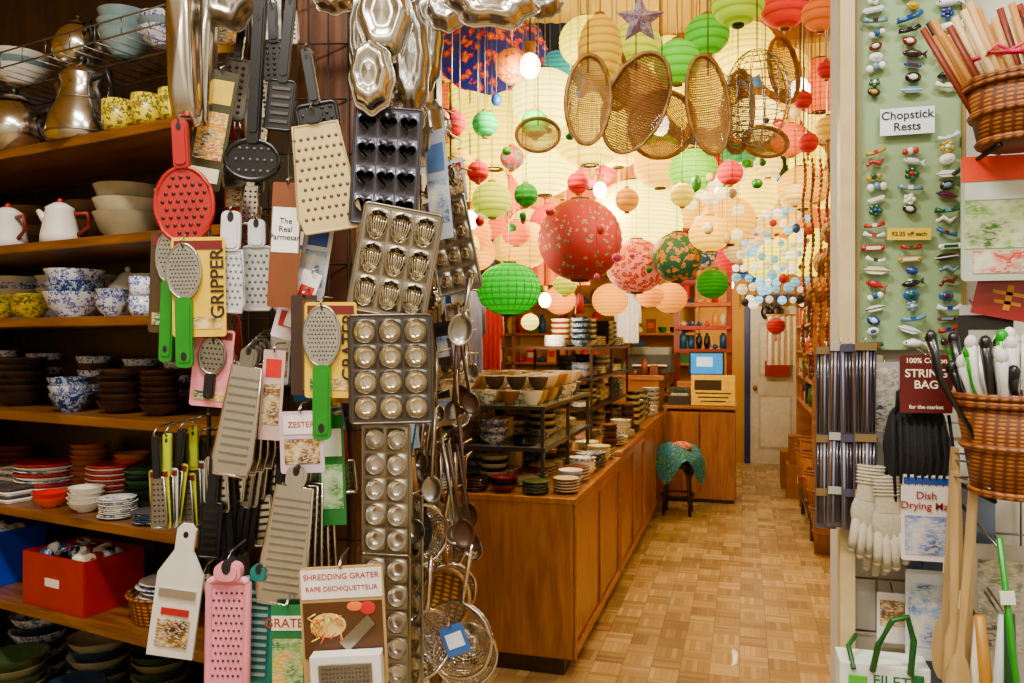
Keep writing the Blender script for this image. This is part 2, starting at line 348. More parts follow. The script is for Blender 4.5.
for i,(u,bk,r,n) in enumerate([(15,.08,30,5),(75,.1,28,4),(130,.08,30,4),(185,.1,30,3),(40,.26,28,7),(100,.26,30,6),(160,.27,28,7)]):
    shelf_item('serving_bowl_stack',u,bk,z,stackfn('bowl',r,n,[[M_('#4a5a40',.25),M_('#989070',.3)],[BLUEW,M_('#2a3a4a',.2)],[M_('#38505c',.2),M_('#b0a890')]][i%3]))
z=.1
for u,bk in((10,.1),(70,.1),(130,.1),(180,.1)): shelf_item('stock_pot',u,bk,z,stackfn('dbowl',30,2,[M_('#3c3a38',.3)]))
# ================= HANGING DISPLAY (left of doorway) =================
b=B()
for i in range(10): b.tube([(-.12+i*.045,0,.1),(-.12+i*.045,0,2.55)],.0022,DKWIRE,None,4)
for i in range(20): b.tube([(-.12,.004,.15+i*.125),(.285,.004,.15+i*.125)],.0022,DKWIRE,None,4)
b.tube([(-.12,0,.1),(-.12,0,2.55)],.005,DKWIRE); b.tube([(-.12,0,2.55),(.285,0,2.55)],.006,DKWIRE)
g=P(262,341,1.8); b.obj('wire_grid_rack',T((g.x,g.y,0))@RZ(math.degrees(TH)))
def tool(name,u,v,d,w,h,head='oval',hf=.6,mh=STEEL,mg=BLACK,up=True,teeth=None,roll=0,yaw=0,card=None,hw=.25,tm=None,loop=True,thick=.004,words=None):
    """flat hanging tool: perforated head + grip"""
    w,h=S(w,d),S(h,d); b=B(); sg=1 if up else -1
    hh=h*hf; hc=-sg*(h-hh)/2; gh=h-hh; gc=sg*(h-gh)/2; tl=[]
    if card:
        cc,cw_,ch_,cx,cz_=card; CW,CH,CX,CZ_=S(cw_,d),S(ch_,d),S(cx,d),S(cz_,d)
        b.ext(rrect(CW,CH,.006,3,CX,CZ_),.0015,cc,T((0,.006,0)))
        b.box((CX,.0045,CZ_-CH*.36),(CW*.8,.001,CH*.12),prnt('#e8d8a0','#c8a060','#3a6a3a',90)); b.box((CX,.0045,CZ_+CH*.42),(CW*.9,.001,CH*.09),M_('#6a2418'))
        if words: tl=[(words,CH*.19,(CX+CW*.36,.0035,CZ_+CH*.03))]
    if head=='oval': ol=ell(w,hh,28,0,hc)
    elif head=='rect': ol=rrect(w,hh,w*.12,4,0,hc)
    else: ol=[(-w*.36,hc+hh/2),(w*.36,hc+hh/2),(w*.5,hc-hh*.35),(w*.42,hc-hh/2),(-w*.42,hc-hh/2),(-w*.5,hc-hh*.35)][::-1]
    b.ext(ol,thick*.5,mh); b.tube(loop3(ol,0),thick*.8,mh,None,6,True)
    if teeth:
        nx,nz=teeth; tm_=tm or mat('#45433f',.4,.8,name='grater_hole')
        for i in range(nx):
            for j in range(nz):
                x=(-.5+(i+.5+(.25 if j%2 else -.25)*(nx>3))/nx)*w*.8; zz=(-.5+(j+.5)/nz)*hh*.84
                if head=='oval' and (x/(w*.42))**2+(zz/(hh*.42))**2>1: continue
                if nx==1: b.box((0,-thick*.6,hc+zz),(w*.7,thick*.6,hh*.84/nz*.35),tm_)
                else: b.sph((x,-thick*.35,hc+zz),min(w*.75/nx,hh/nz)*.28,tm_,None,1,.5,1,6)
    if gh>0:
        g0=w*hw/2
        if g0>.006:
            b.ext(rrect(g0*2,gh*1.05,g0*.6,4,0,gc),thick*2.2,mg); b.ext(rrect(g0*1.5,gh*.9,g0*.5,4,0,gc),thick*3.2,mg)
        else: b.tube([(0,0,gc-gh/2),(0,0,gc+gh/2)],max(g0,.003),mg)
        ez=gc+sg*gh*.36
        if g0>.006: b.ext(ell(g0*.7,g0*1.1,12,0,ez),thick*3.4,mat('#1a1410',.8))
    if loop:
        t=h/2; b.tube([(0,.0,t-.008),(0,-.012,t+.004),(0,.01,t+.018),(0,.09,t+.02)],.0022,WIRE,None,5)
    o=b.obj(name,face(u,v,d,yaw,roll))
    for t_,s_,l_ in tl: text(o,t_,s_,l_,M_('#2a2018'),rot=-90)
def trough(name,u,v,d,w,h,roll=0,mt=STEEL,yaw=0):
    w,h=S(w,d),S(h,d); b=B()
    b.radial(lambda a:1/max(abs(math.cos(a))**6+abs(math.sin(a))**6,1e-6)**(1/6)*.95,[(1.08,0.004),(1,0),(.98,-.006),(.85,-w*.35),(.6,-w*.5),(.001,-w*.52)],mt,None,40,w/2,h/2)
    b.obj(name,face(u,v,d,yaw,roll))
trough('baguette_pan',184,50,1.62,32,150,-2); trough('baguette_pan',205,50,1.66,24,160,3)
tool('red_skimmer',183,182,1.6,58,122,'oval',.62,M_('#a01008',.4,coat=.2),M_('#a01008',.4),True,(6,8),-3,hw=.26,tm=M_('#3a0604'),thick=.006)
tool('slotted_spoon',256,90,1.6,54,180,'oval',.22,M_('#131315',.3),M_('#131315',.3),True,(6,3),3,hw=.22,tm=M_('#57504a'),thick=.007)
tool('black_spatula',285,60,1.62,26,140,'rect',.35,BLACK,M_('#1e1e20',.3),True,(1,5),6,hw=.4,tm=M_('#504a45'))
tool('wall_brush',238,60,1.72,26,120,'rect',.5,M_('#6a6458'),BLACK,True,(3,8),8,hw=.3)
tool('cream_grater_scoop',322,170,1.58,62,122,'taper',.88,M_('#cdbb90',.4),BLACK,True,(7,9),-9,hw=.3,tm=M_('#5e543c'))
tool('handled_wire_sieve',313,90,1.6,40,80,'rect',.32,BLACK,M_('#1a1a1c'),True,(4,4),-10,hw=.25,thick=.006)
def card(name,u,v,d,w,h,bc,blocks=(),texts=(),roll=0,yaw=0,th=.002):
    w,h=S(w,d),S(h,d); b=B(); b.ext(rrect(w,h,min(w,h)*.06,3),th,M_(bc,.35,coat=.4))
    for (x,z_,bw,bh,c) in blocks: b.box((x*w,-th/2-.0006,z_*h),(bw*w,.0012,bh*h),prnt(*c) if isinstance(c,tuple) else M_(c,.35))
    b.tube([(0,-.004,h/2-.004),(0,-.01,h/2+.004),(0,.01,h/2+.014),(0,.07,h/2+.014)],.002,WIRE,None,4)
    o=b.obj(name,face(u,v,d,yaw,roll))
    for (tx,sz,x,z_,c) in texts: text(o,tx,sz*h,(x*w,-th/2-.0016,z_*h),M_(c,.5))
    return o
PW=('#a8352a','#c8a040','#5a4a30',80); PB=('#4a6a98','#a8b8c8','#d8d0c8',80); PK=('#4a3020','#8a6a3a','#c8b890',90)
card('packaged_peeler_card',212,130,1.66,36,120,'#3c3a20',[(0,.32,.8,.2,'#c8b060'),(0,-.05,.8,.4,PW),(0,-.38,.8,.12,'#e0d8c0')],roll=10)
card('parmesan_board_sign',285,245,1.6,30,125,'#7a4a20',[(0,.12,.9,.36,'#f2f0ea')],[("The\nReal\nParmesan",.065,0,.125,'#101010')],roll=3)
card('packaged_whisk_card',316,255,1.64,28,90,'#d8dce6',[(0,.2,.7,.2,'#2f56a0'),(0,-.15,.75,.4,PB)],roll=9)
card('packaged_whisk_card',303,300,1.62,20,60,'#eee8e2',[(0,.1,.7,.3,'#c03a30')],roll=20)
tool('white_ceramic_grater',230,262,1.6,32,100,'taper',.62,M_('#c4c6c8',.25),M_('#d8d8d8',.25),True,(5,8),2,hw=.6,tm=M_('#7c7c7c'))
tool('white_ceramic_grater',257,265,1.64,28,90,'rect',.7,M_('#b8b8b4',.25),M_('#d0d0d0',.25),True,(4,8),0,hw=.6,tm=M_('#707070'))
YC=M_('#e0c020',.35); GH=M_('#148414',.3,coat=.3); HS=mat('#c0beb8',.3,.9,name='grater_steel')
tool('oval_grater',184,305,1.58,34,122,'oval',.45,HS,GH,False,(8,12),-1,card=(YC,54,100,14,18),hw=.5,words='GRIPPER')
tool('oval_grater',168,295,1.61,26,130,'oval',.4,HS,GH,False,(6,10),2,card=(M_('#4a3820'),36,100,-2,12),hw=.5)
tool('oval_grater',322,372,1.54,36,132,'oval',.46,HS,GH,False,(8,12),0,card=(YC,52,96,8,22),hw=.5,words='GRATER')
card('grater_backing_card',304,345,1.58,26,100,'#3a2418',[(.2,0,.5,.9,'#6a4a28')]); card('packaged_whisk_card',290,320,1.64,30,40,'#e6dede',[(0,0,.7,.4,'#b02a30')],roll=15)
card('wooden_backing_card',342,385,1.6,14,36,'#a88a50',[(0,0,.8,.6,'#e8dcc0')])
tool('pink_packaged_grater',211,368,1.6,26,60,'oval',.6,STEEL2,BLACK,False,(5,6),5,card=(M_('#dc98a0'),40,78,0,0),hw=.4)
card('packaged_strainer_card',272,395,1.6,22,90,'#c8b0a8',[(0,.3,.7,.2,'#c03030'),(0,-.1,.75,.45,PK)],roll=4)
for i in range(4): tool('mandoline_slicer',240+i*6,412-i*3,1.58+i*.035,40,128,'taper',.86,STEEL,STEEL2,True,(1,11),9-i*2,hw=.4,tm=STEEL2)
card('packaged_grater_card',302,442,1.54,44,62,'#ccb8c4',[(0,.28,.8,.3,'#e8e0da'),(0,-.15,.8,.4,PK)],[("ZESTER",.13,0,.28,'#a01c2c')],roll=-2)
card('green_package_card',332,470,1.6,26,110,'#1f7a40',[(0,.25,.8,.25,'#e8f0e0'),(0,-.15,.8,.4,('#2a6a3a','#9ac890','#e0e8d0',80))],roll=-2)
for i in range(6): tool('carded_zester',158+i*9,478+U(-8,8),1.6+.02*i,16,92,'taper',.55,STEEL2,[BLACK,M_('#b8c020'),BLACK][i%3],True,(3,8),U(-6,8),card=(M_(random.choice(['#b8b82a','#2a2a2a','#c8c8c0'])),20,60,0,-18),hw=.5)
for i in range(9): tool('steel_spatula',212+i*7,505+U(-10,10),1.62+.012*i,20,U(90,120),'rect',.5,random.choice([STEEL,STEEL2,BLACK]),BLACK,random.choice([True,False]),(1,6),U(-8,8),hw=.5)
for i in range(5): tool('oval_hand_grater',288+i*7,536-i*2,1.52+i*.035,50-i*2,138,'taper',.86,STEEL,STEEL,True,(1,13),8-i*2,hw=.4,tm=STEEL2)
def cboard():
    d=1.52;b=B();w,h=S(46,d),S(134,d)
    b.ext([(-w*.5,-h*.5),(w*.5,-h*.5),(w*.5,h*.12),(w*.2,h*.3),(w*.2,h*.46),(w*.1,h*.5),(-w*.1,h*.5),(-w*.2,h*.46),(-w*.2,h*.3),(-w*.5,h*.12)],.008,M_('#d8d4ca',.3))
    b.box((0,-.006,-h*.02),(w*.8,.004,h*.06),STEEL); b.box((0,-.005,-h*.32),(w*.7,.003,h*.2),prnt(*PK)); b.box((0,-.005,-h*.16),(w*.6,.004,h*.05),M_('#a03024'))
    b.ext(ell(w*.12,h*.05,12,0,h*.42),.009,BLACK); b.tube([(0,0,h*.42),(0,.08,h*.44)],.002,WIRE); b.obj('white_mandoline_board',face(179,590,d,0,8))
cboard()
tool('pink_box_grater',228,625,1.5,38,125,'rect',.86,M_('#dc9aa6',.35),M_('#dc9aa6',.35),True,(6,12),1,hw=.7,tm=M_('#4a3038'),thick=.01)
tool('teal_grater',258,625,1.53,30,120,'rect',.88,M_('#1f7a74',.35),M_('#1f7a74',.35),True,(1,12),3,hw=.6,tm=M_('#9fb0b0',.3,.5),thick=.01)
card('green_grater_card',288,650,1.5,34,90,'#1f7a50',[(0,.3,.95,.16,'#e8ecd8'),(0,-.15,.9,.55,('#2a6a3a','#9ab880','#d8b040',80))],[("GRATER",.14,0,.3,'#b02a20')])
def shred():
    d=1.42; w,h=S(84,d),S(120,d)
    o=card('shredding_grater_package',344,626,d,84,120,'#b9a078',[(0,.36,.96,.24,'#efeae2')],[("SHREDDING GRATER",.066,0,.42,'#a80c10'),("RAPE DECHIQUETTEUR",.057,0,.32,'#a80c10')],roll=-3,th=.006)
    b=B(); b.box((0,0,-h*.02),(w*.94,.002,h*.46),M_('#5a3c1c')); b.sph((-w*.18,-.001,h*.02),w*.18,M_('#d8c890'),None,1.2,.02,.8,20)
    for i in range(26):
        x,z_,a=U(-w*.38,w*.0),U(-h*.1,h*.12),U(0,3); b.tube([(x-.008*math.cos(a),-.004,z_-.008*math.sin(a)),(x+.008*math.cos(a),-.004,z_+.008*math.sin(a))],.0013,M_(random.choice(['#e08018','#f0d888','#d8b040'])),None,4)
    b.ext([(-w*.05,-h*.12),(w*.3,h*.1),(w*.38,h*.02),(w*.05,-h*.2)][::-1],.003,STEEL2,T((0,-.003,0))); b.sph((w*.3,-.002,h*.15),w*.08,M_('#c02818'),None,1.2,.05,1,14); b.sph((w*.15,-.002,h*.17),w*.07,M_('#e08820'),None,1.4,.05,.8,14)
    c=b.obj('package_picture'); c.parent=o; c.matrix_local=T((0,-.0045,0))
    b=B(); b.box((0,0,0),(w*.82,.03,h*.36),M_('#e4e2de',.3)); b.box((0,-.016,h*.02),(w*.62,.006,h*.2),STEEL2)
    for i in range(13):
        for j in range(5): b.sph(((i-6)*w*.043,-.02,(j-1.6)*h*.035),.0022,DARKPAN,None,1,1,1,6)
    c=b.obj('grater_body',None,.004); c.parent=o; c.matrix_local=T((w*.05,-.024,-h*.36))
shred()
# muffin / mould pans
def pan(name,u,v,d,w,h,nx,nz,shape,mt,roll=0,yaw=0,dep=.02,frac=.4,mc=None):
    w,h=S(w,d),S(h,d); b=B(); N=32; bw=w*.04; cw_,ch_=(w-2*bw)/nx,(h-2*bw)/nz; rr=min(cw_,ch_)
    for i in range(nx):
        for j in range(nz):
            cx=-w/2+bw+(i+.5)*cw_; cz=-h/2+bw+(j+.5)*ch_; rows=[]
            row=[]
            for k in range(N):
                a=2*PI*k/N; c,s_=math.cos(a),math.sin(a); m=max(abs(c),abs(s_)); row.append((cx+c/m*cw_/2,0,cz+s_/m*ch_/2))
            rows.append(row)
            for sc,y in((1.08,0),(1.05,-.003),(.99,-.002),(.93,dep*.4),(.82,dep*.75),(.62,dep*.96),(.3,dep),(.001,dep)):
                row=[]
                for k in range(N):
                    a=2*PI*k/N
                    if shape=='heart':
                        t=PI/2-a; x_=16*math.sin(t)**3/17; z_=(13*math.cos(t)-5*math.cos(2*t)-2*math.cos(3*t)-math.cos(4*t)+2)/17; x_*=frac*rr; z_*=frac*rr
                    elif shape=='shell':
                        f=frac*(1+.05*math.cos(12*a)); x_=f*cw_*math.cos(a)*(1+.12*math.sin(a)); z_=f*ch_*math.sin(a)
                    else: x_=frac*rr*math.cos(a); z_=frac*rr*math.sin(a)
                    row.append((cx+x_*sc,y,cz+z_*sc))
                rows.append(row)
            fs=[(q*N+k,q*N+(k+1)%N,(q+1)*N+(k+1)%N,(q+1)*N+k) for q in range(3) for k in range(N)]
            b.add(sum(rows[:4],[]),fs,mt)
            fs=[(q*N+k,q*N+(k+1)%N,(q+1)*N+(k+1)%N,(q+1)*N+k) for q in range(5) for k in range(N)]
            b.add(sum(rows[3:],[]),fs,mc or mt)
            if shape=='shell':
                for q in range(-3,4): b.tube([(cx+q*.05*cw_,dep*.8,cz-ch_*.3),(cx+q*.1*cw_,dep*.75,cz),(cx+q*.11*cw_,dep*.5,cz+ch_*.28)],.0018,mc or mt,None,5)
    for x in(-1,1): b.box((x*(w/2-bw/2),0,0),(bw,.0015,h),mt)
    for z_ in(-1,1): b.box((0,0,z_*(h/2-bw/2)),(w-2*bw,.0015,bw),mt)
    b.tube(loop3(rrect(w,h,w*.05)),.003,mt,None,6,True); b.tube([(0,0,h/2),(0,.1,h/2+.01)],.0025,WIRE)
    b.obj(name,face(u,v,d,yaw,roll))
CUP=mat('#dcd6c8',.16,1,.1,20,name='tinned_cup'); PM=mat('#9f998c',.3,1,name='pan_metal'); PMD=mat('#6c6762',.28,.9,name='pan_metal_dark')
pan('heart_muffin_pan',386,166,1.58,66,116,3,4,'heart',DARKPAN,3,4,frac=.46,mc=mat('#0c0c0e',.3,.5,name='heart_cup')); pan('shell_mold_pan',395,262,1.56,78,108,3,3,'shell',PM,10,4,frac=.42,mc=CUP)
pan('muffin_pan',391,369,1.54,82,108,3,4,'round',PMD,-1,4,dep=.022,frac=.44,mc=CUP)
for i,(v,h) in enumerate(((490,130),(622,134))): pan('mini_muffin_pan',386,v,1.57,50,h,2,5,'round',PM,0,-12,dep=.016,frac=.42,mc=TIN)
pan('madeleine_pan',410,590,1.66,30,190,2,6,'shell',STEEL2,0,-30,mc=CUP); pan('muffin_pan',452,245,1.85,46,95,3,4,'round',STEEL2,-12,-20,mc=CUP)
card('cake_pan_label',438,185,1.7,26,110,'#c0c8d4',[(0,.25,.8,.25,'#6a86b0'),(0,-.15,.85,.4,PB)],roll=-6,yaw=-30)
def mold(name,u,v,d,w,h,lobes,amp,mt=STEEL,roll=0,depth=.045,yaw=0):
    w,h=S(w,d),S(h,d); b=B(); rf=lambda a:.5*(1+amp*math.cos(lobes*a))
    b.radial(rf,[(1.1,.002),(1.1,-.001),(1,-.002),(.97,-depth*.4),(.9,-depth*.75),(.78,-depth*.98),(.6,-depth),(.48,-depth*.85),(.3,-depth*.9),(.001,-depth*.95)],mt,None,64,w,h)
    b.tube([(rf(a)*1.1*w*math.cos(a),0,rf(a)*1.1*h*math.sin(a)) for a in [2*PI*k/64 for k in range(64)]],.0025,mt,None,5,True)
    b.tube([(0,0,h*.5),(0,.08,h*.52)],.0025,WIRE); b.obj(name,face(u,v,d,yaw,roll))
mold('bear_cake_pan',385,18,1.6,50,84,6,.05,STEEL); mold('bear_cake_pan',372,78,1.56,40,66,8,.04,STEEL); mold('flower_cake_pan',412,60,1.64,32,110,10,.05,STEEL2); mold('fluted_cake_pan',402,112,1.68,44,50,12,.05,STEEL)
mold('flower_cake_pan',435,135,1.75,22,60,8,.06,STEEL2,yaw=-30); mold('ring_cake_pan',428,40,1.78,26,90,9,.05,STEEL2); mold('bear_cake_pan',362,40,1.68,22,90,9,.05,STEEL2)
mold('gingerbread_man_cake_pan',492,6,1.62,80,40,6,.1,STEEL,4); mold('heart_cake_pan',446,10,1.7,36,40,8,.05,TIN,-8); mold('star_cake_pan',232,6,1.66,44,44,5,.1,STEEL2); mold('flower_cake_pan',335,-2,1.72,40,30,8,.06,STEEL); mold('fluted_cake_pan',540,4,1.8,40,26,12,.05,STEEL2)
b=B(); b.tube([tuple(P(200,-30,1.68)),tuple(P(570,-30,1.68))],.008,DKWIRE)
for q in(200,570):
    e=P(q,-30,1.68); b.tube([tuple(e),(e.x,e.y,CZ)],.004,DKWIRE)
b.obj('overhead_hanging_rail')
def spoon(name,u,v,d,l,r,mt=STEEL,roll=0,yaw=0,ladle=False):
    l,r=S(l,d),S(r,d); b=B(); z0=-l/2+r
    dp=r*(.9 if ladle else .35)
    b.radial(lambda a:1,[(1,0),(.96,-.001),(.8,dp*.6),(.4,dp),(.001,dp)],mt,T((0,0,z0)),18,r,r*(1 if ladle else 1.3))
    b.tube([(0,0,z0+r*.95),(0,-.004,z0+l*.3),(0,0,l/2)],[.004,.003,.006],mt,None,6); b.tube([(0,0,l/2-.006),(0,.06,l/2+.004)],.002,WIRE,None,4); b.obj(name,face(u,v,d,yaw,roll))
BRN=mat('#4c3422',.4,.2)
for i in range(44):
    spoon(random.choice(['steel_ladle','serving_spoon','measuring_spoon']),U(408,470),U(430,520) if i<24 else U(290,430),U(1.62,2.1),U(60,110),U(7,13),random.choice([STEEL,STEEL2,STEEL2,BRN,BRN]),U(-12,12),U(-40,20),i%3==0)
for i in range(9): card(random.choice(['packaged_cutter_card','packaged_whisk_card']),U(430,464),150+32*i,U(1.8,2.2),U(20,32),U(30,52),random.choice(['#d8d4cc','#b8c4d0','#c8b890','#4a3a30','#d0d8dc']),[(0,.3,.8,.2,random.choice(['#a03028','#3a5a90','#2a2a2a'])),(0,-.1,.85,.5,random.choice([PW,PB,PK]))],roll=U(-12,12),yaw=-30)
def sieve(name,u,v,d,r,roll=0,yaw=0,hm=STEEL,tilt=0,hlen=1.6):
    r=S(r,d); b=B(); N=24
    for i in range(1,14):
        a=i/14*PI/2; rr=r*math.cos(a); y=r*.8*math.sin(a); b.tube([(rr*math.cos(g),y,rr*math.sin(g)) for g in [2*PI*k/N for k in range(N)]],.0011,STEEL,None,3,True)
    for k in range(N*2):
        g=PI*k/N; b.tube([(r*math.cos(a)*math.cos(g),r*.8*math.sin(a),r*math.cos(a)*math.sin(g)) for a in [PI/2*q/6 for q in range(7)]],.001,STEEL,None,3)
    b.tube([(r*math.cos(g),0,r*math.sin(g)) for g in [2*PI*k/N for k in range(N)]],.004,STEEL,None,6,True)
    b.tube([(0,0,r),(0,0,r*(1+hlen))],.006,hm); b.obj(name,face(u,v,d,yaw,roll,tilt))
BAM=wood('#8a5a2a','#c09050',(8,8,1))
sieve('wire_strainer',456,640,1.75,38,10,-20); sieve('wire_strainer',420,535,1.72,30,-6,30,BAM); sieve('wire_strainer',425,645,1.68,34,5,45); sieve('wire_strainer',450,590,1.85,26,-8,10,BAM); sieve('bamboo_strainer',465,655,1.95,32,-30,0,BAM); sieve('wire_strainer',440,545,1.95,26,10,0,STEEL)
b=B(); b.radial(lambda a:1,[(1,0),(.98,-.002),(.9,.012),(.001,.014)],weave('#7a5020','#c8a060'),None,24,.055,.07); b.tube([(.055*math.cos(a),0,.07*math.sin(a)) for a in [2*PI*k/24 for k in range(24)]],.005,BAM,None,6,True); b.obj('bamboo_tray',face(447,600,1.82,-20,10))
card('strainer_tag',455,640,1.7,24,30,'#3f6aa8',[(0,0,.7,.5,'#dfe8f0')],roll=-20)
def filler(n,u0,u1,v0,v1):
    for i in range(n):
        u,v=U(u0,u1),U(v0,v1)
        if i%3==2: card(random.choice(['packaged_peeler_card','packaged_gadget_card']),u,v,U(1.68,1.77),U(18,30),U(50,80),random.choice(['#d8d4cc','#8a2a20','#b8c0c8','#b09030','#3a3a38','#2a5a7a']),[(0,.32,.8,.2,random.choice(['#e8e0d0','#c03028','#d8b030'])),(0,-.1,.85,.5,random.choice([PW,PB,PK]))],roll=U(-10,10))
        else: tool(random.choice(['packaged_peeler','cheese_plane','pastry_cutter']),u,v,U(1.7,1.78),U(14,24),U(60,100),random.choice(['oval','rect','taper']),.5,random.choice([STEEL,STEEL2,M_('#b8b0a0'),M_('#2a2826')]),random.choice([BLACK,STEEL,M_('#8a2018'),M_('#5a4a34')]),True,(3,6),U(-12,12),hw=.4)
filler(16,208,300,0,330); filler(26,200,345,330,680); filler(6,400,425,410,680)
for i in range(14): mold(random.choice(['cookie_cutter','tart_tin']),U(428,464),U(120,400),U(1.95,2.3),U(14,22),U(14,24),random.choice([8,10,12]),.06,random.choice([STEEL,TIN,mat('#8f6428',.3,.8)]),U(-20,20),.012,-35)
b=B()
for i in range(4): b.tube([(-.875,1.95+.12*i,2.4),(-.86,1.95+.12*i,.6)],.003,DKWIRE)
for i in range(8): b.tube([(-.87,1.9,.7+.22*i),(-.87,2.4,.7+.22*i)],.003,DKWIRE)
b.obj('side_wire_grid')
# ================= MAIN COUNTER =================
b=B()
X1=-.77; W=1.0
for (y0,y1,zt) in((3.72,5.15,.85),(5.18,6.45,.88),(6.48,8.05,.90)):
    yc=(y0+y1)/2; b.box((X1-W/2,yc,(zt-.03)/2+.04),(W-.03,y1-y0,zt-.11),CTR); b.box((X1-W/2,yc,zt-.015),(W,y1-y0+.01,.03),CTR); b.box((X1-W/2-.02,yc,.04),(W-.08,y1-y0-.02,.08),DARKW)
    n=2
    for i in range(n+1): b.box((X1-.008,y0+.03+(y1-y0-.06)*i/n,(zt)/2+.02),(.012,.03,zt-.1),CTR)
    for zz in(.11,zt-.06): b.box((X1-.008,yc,zz),(.010,y1-y0,.05),CTR)
b.obj('wooden_counter',None,.004)
b=B(); b.box((-.43,8.45,.47),(.68,.7,.86),CTR); b.box((-.43,8.45,.945),(.72,.74,.03),CTR); b.box((-.43,8.11,.5),(.02,.02,.8),DARKW); b.box((-.43,8.45,.02),(.62,.62,.04),DARKW); b.obj('checkout_counter',None,.005)
def rack(name,x0,x1,y0,y1,zb,tiers,mp,ms):
    b=B()
    for x in(x0,x1):
        for y in(y0,y1,(y0+y1)/2): b.box((x,y,(zb+tiers[-1])/2),(.018,.018,tiers[-1]-zb),mp)
    for t in tiers: b.box(((x0+x1)/2,(y0+y1)/2,t-.006),(x1-x0+.03,y1-y0+.03,.012),ms)
    for t in tiers:
        b.box((x1+.012,(y0+y1)/2,t-.008),(.012,y1-y0+.03,.02),mp); b.box(((x0+x1)/2,y0-.012,t-.008),(x1-x0+.03,.012,.02),mp)
    b.obj(name)
SH_=mat('#7f8a80',.12,.1,name='smoked_shelf')
rack('glass_display_rack',-1.74,-.98,3.9,5.1,.85,[1.06,1.27],mat('#6a6660',.3,.8),SH_)
rack('tableware_rack',-1.7,-1.05,5.6,7.4,.88,[1.12,1.34,1.56],DARKW,DARKW)
pal=[WHITE,BLUEW,M_('#c8bf96',.3),M_('#1a1e20',.2),DKBLUE,M_('#5a6a4a',.3),M_('#d8d0b0',.3),M_('#6a3a20',.3),WB]
def place_stack(x,y,z,r,kind=None,n=None,ms=None):
    b=B(); kind=kind or random.choice(['plate','bowl','plate','dbowl']); n=n or random.randint(3,8)
    ms=ms or [random.choice(pal),random.choice(pal)]
    for i in range(n):
        if kind=='plate': plate(b,T((0,0,i*r*.11)),r,ms[i%2],18)
        elif kind=='bowl': bowl(b,T((0,0,i*r*.26)),r,r*.6,ms[i%2],None,18)
        elif kind=='dbowl': bowl(b,T((0,0,i*r*.3)),r*.7,r*.65,ms[i%2],None,18)
        elif kind=='cup': bowl(b,T((0,0,i*r*1.25)),r,r*1.3,ms[i%2],M_('#6a5a48'),18)
    b.obj({'plate':'plate_stack','bowl':'bowl_stack','dbowl':'rice_bowl_stack','cup':'tea_cup'}[kind],T((x,y,z+.001)))
CM=[WHITE,M_('#b8a468'),M_('#8a6440'),BLUEW,M_('#a8885a'),WB,M_('#d8ccac'),M_('#5a5048')]
for i in range(6):
    for j in range(9): place_stack(-1.66+.121*i,3.98+.125*j,1.27,.056,'cup',random.choice([1,2,2]),[random.choice(CM),random.choice(CM)])
for i in range(4):
    for j in range(6): place_stack(-1.61+.167*i,4.02+.192*j,1.06,.08,random.choice(['bowl','plate','dbowl']),random.randint(4,6)); place_stack(-1.61+.167*i,4.02+.192*j,.85,.08,None,random.randint(4,6))
for (x,y,r,k,n,ms) in [(-.99,3.80,.068,'plate',8,[pal[3],pal[5]]),(-1.15,3.80,.07,'bowl',3,[M_('#6a1810',.3),pal[3]]),(-1.31,3.8,.07,'plate',9,[pal[3],pal[7]]),(-1.5,3.8,.07,'plate',8,[WHITE,pal[4]]),(-.85,3.86,.065,'plate',10,[pal[7],pal[6]]),(-.86,4.02,.065,'bowl',4,[pal[4],WHITE]),(-.87,4.2,.075,'plate',9,[pal[7],pal[6]]),(-.87,4.38,.075,'bowl',4,[WHITE,WB]),(-.87,4.55,.075,'bowl',4,[pal[3],pal[4]]),(-.87,4.72,.075,'plate',10,[pal[3],pal[4]]),(-.87,4.9,.075,'bowl',4,[WHITE,pal[2]]),(-.87,5.06,.07,'plate',9,[pal[3],WHITE])]:
    place_stack(x,y,.85,r,k,n,ms)
for j in range(7):
    y=5.3+.17*j; place_stack(-.87,y,.88,.078,None,random.randint(5,9))
for j in range(8): place_stack(-.88,6.58+.18*j,.90,.085,None,random.randint(5,10))
for z_ in(.88,1.12,1.34,1.56):
    for j in range(9):
        for x in(-1.14,-1.34): place_stack(x,5.7+.2*j,z_,.078,random.choice(['plate','bowl']),random.randint(4,6) if z_<1.5 else 9)
for i in range(4): place_stack(-1.62+.2*i,5.28,.88,.08)
def monitor():
    b=B(); b.box((0,0,.18),(.36,.03,.25),BLACK); b.box((0,-.017,.18),(.32,.002,.21),mat('#2a8ac8',.3,emis=1.2,name='screen')); b.box((0,.02,.04),(.05,.03,.08),BLACK); b.box((0,.02,.006),(.2,.14,.012),BLACK)
    b.box((-.02,-.019,.2),(.16,.002,.1),mat('#c8e4f4',.3,emis=1,name='screen_window')); b.obj('computer_monitor',T((-.38,8.5,1.19)),.003)
b=B(); b.box((-.4,8.55,1.075),(.55,.4,.23),OAK); b.obj('wooden_riser',None,.004)
monitor()
YS=mat((.86,.6,.01),.5,name='yellow_card')
b=B(); b.box((0,0,0),(.42,.012,.3),YS); b.box((-.05,-.007,.05),(.26,.002,.1),M_('#3a2a10'))
for k in range(3): b.box((0,-.007,-.03-.04*k),(.34-.05*k,.002,.012),M_('#3a2a10'))
o=b.obj('yellow_sign',T((-.30,8.09,1.12)))
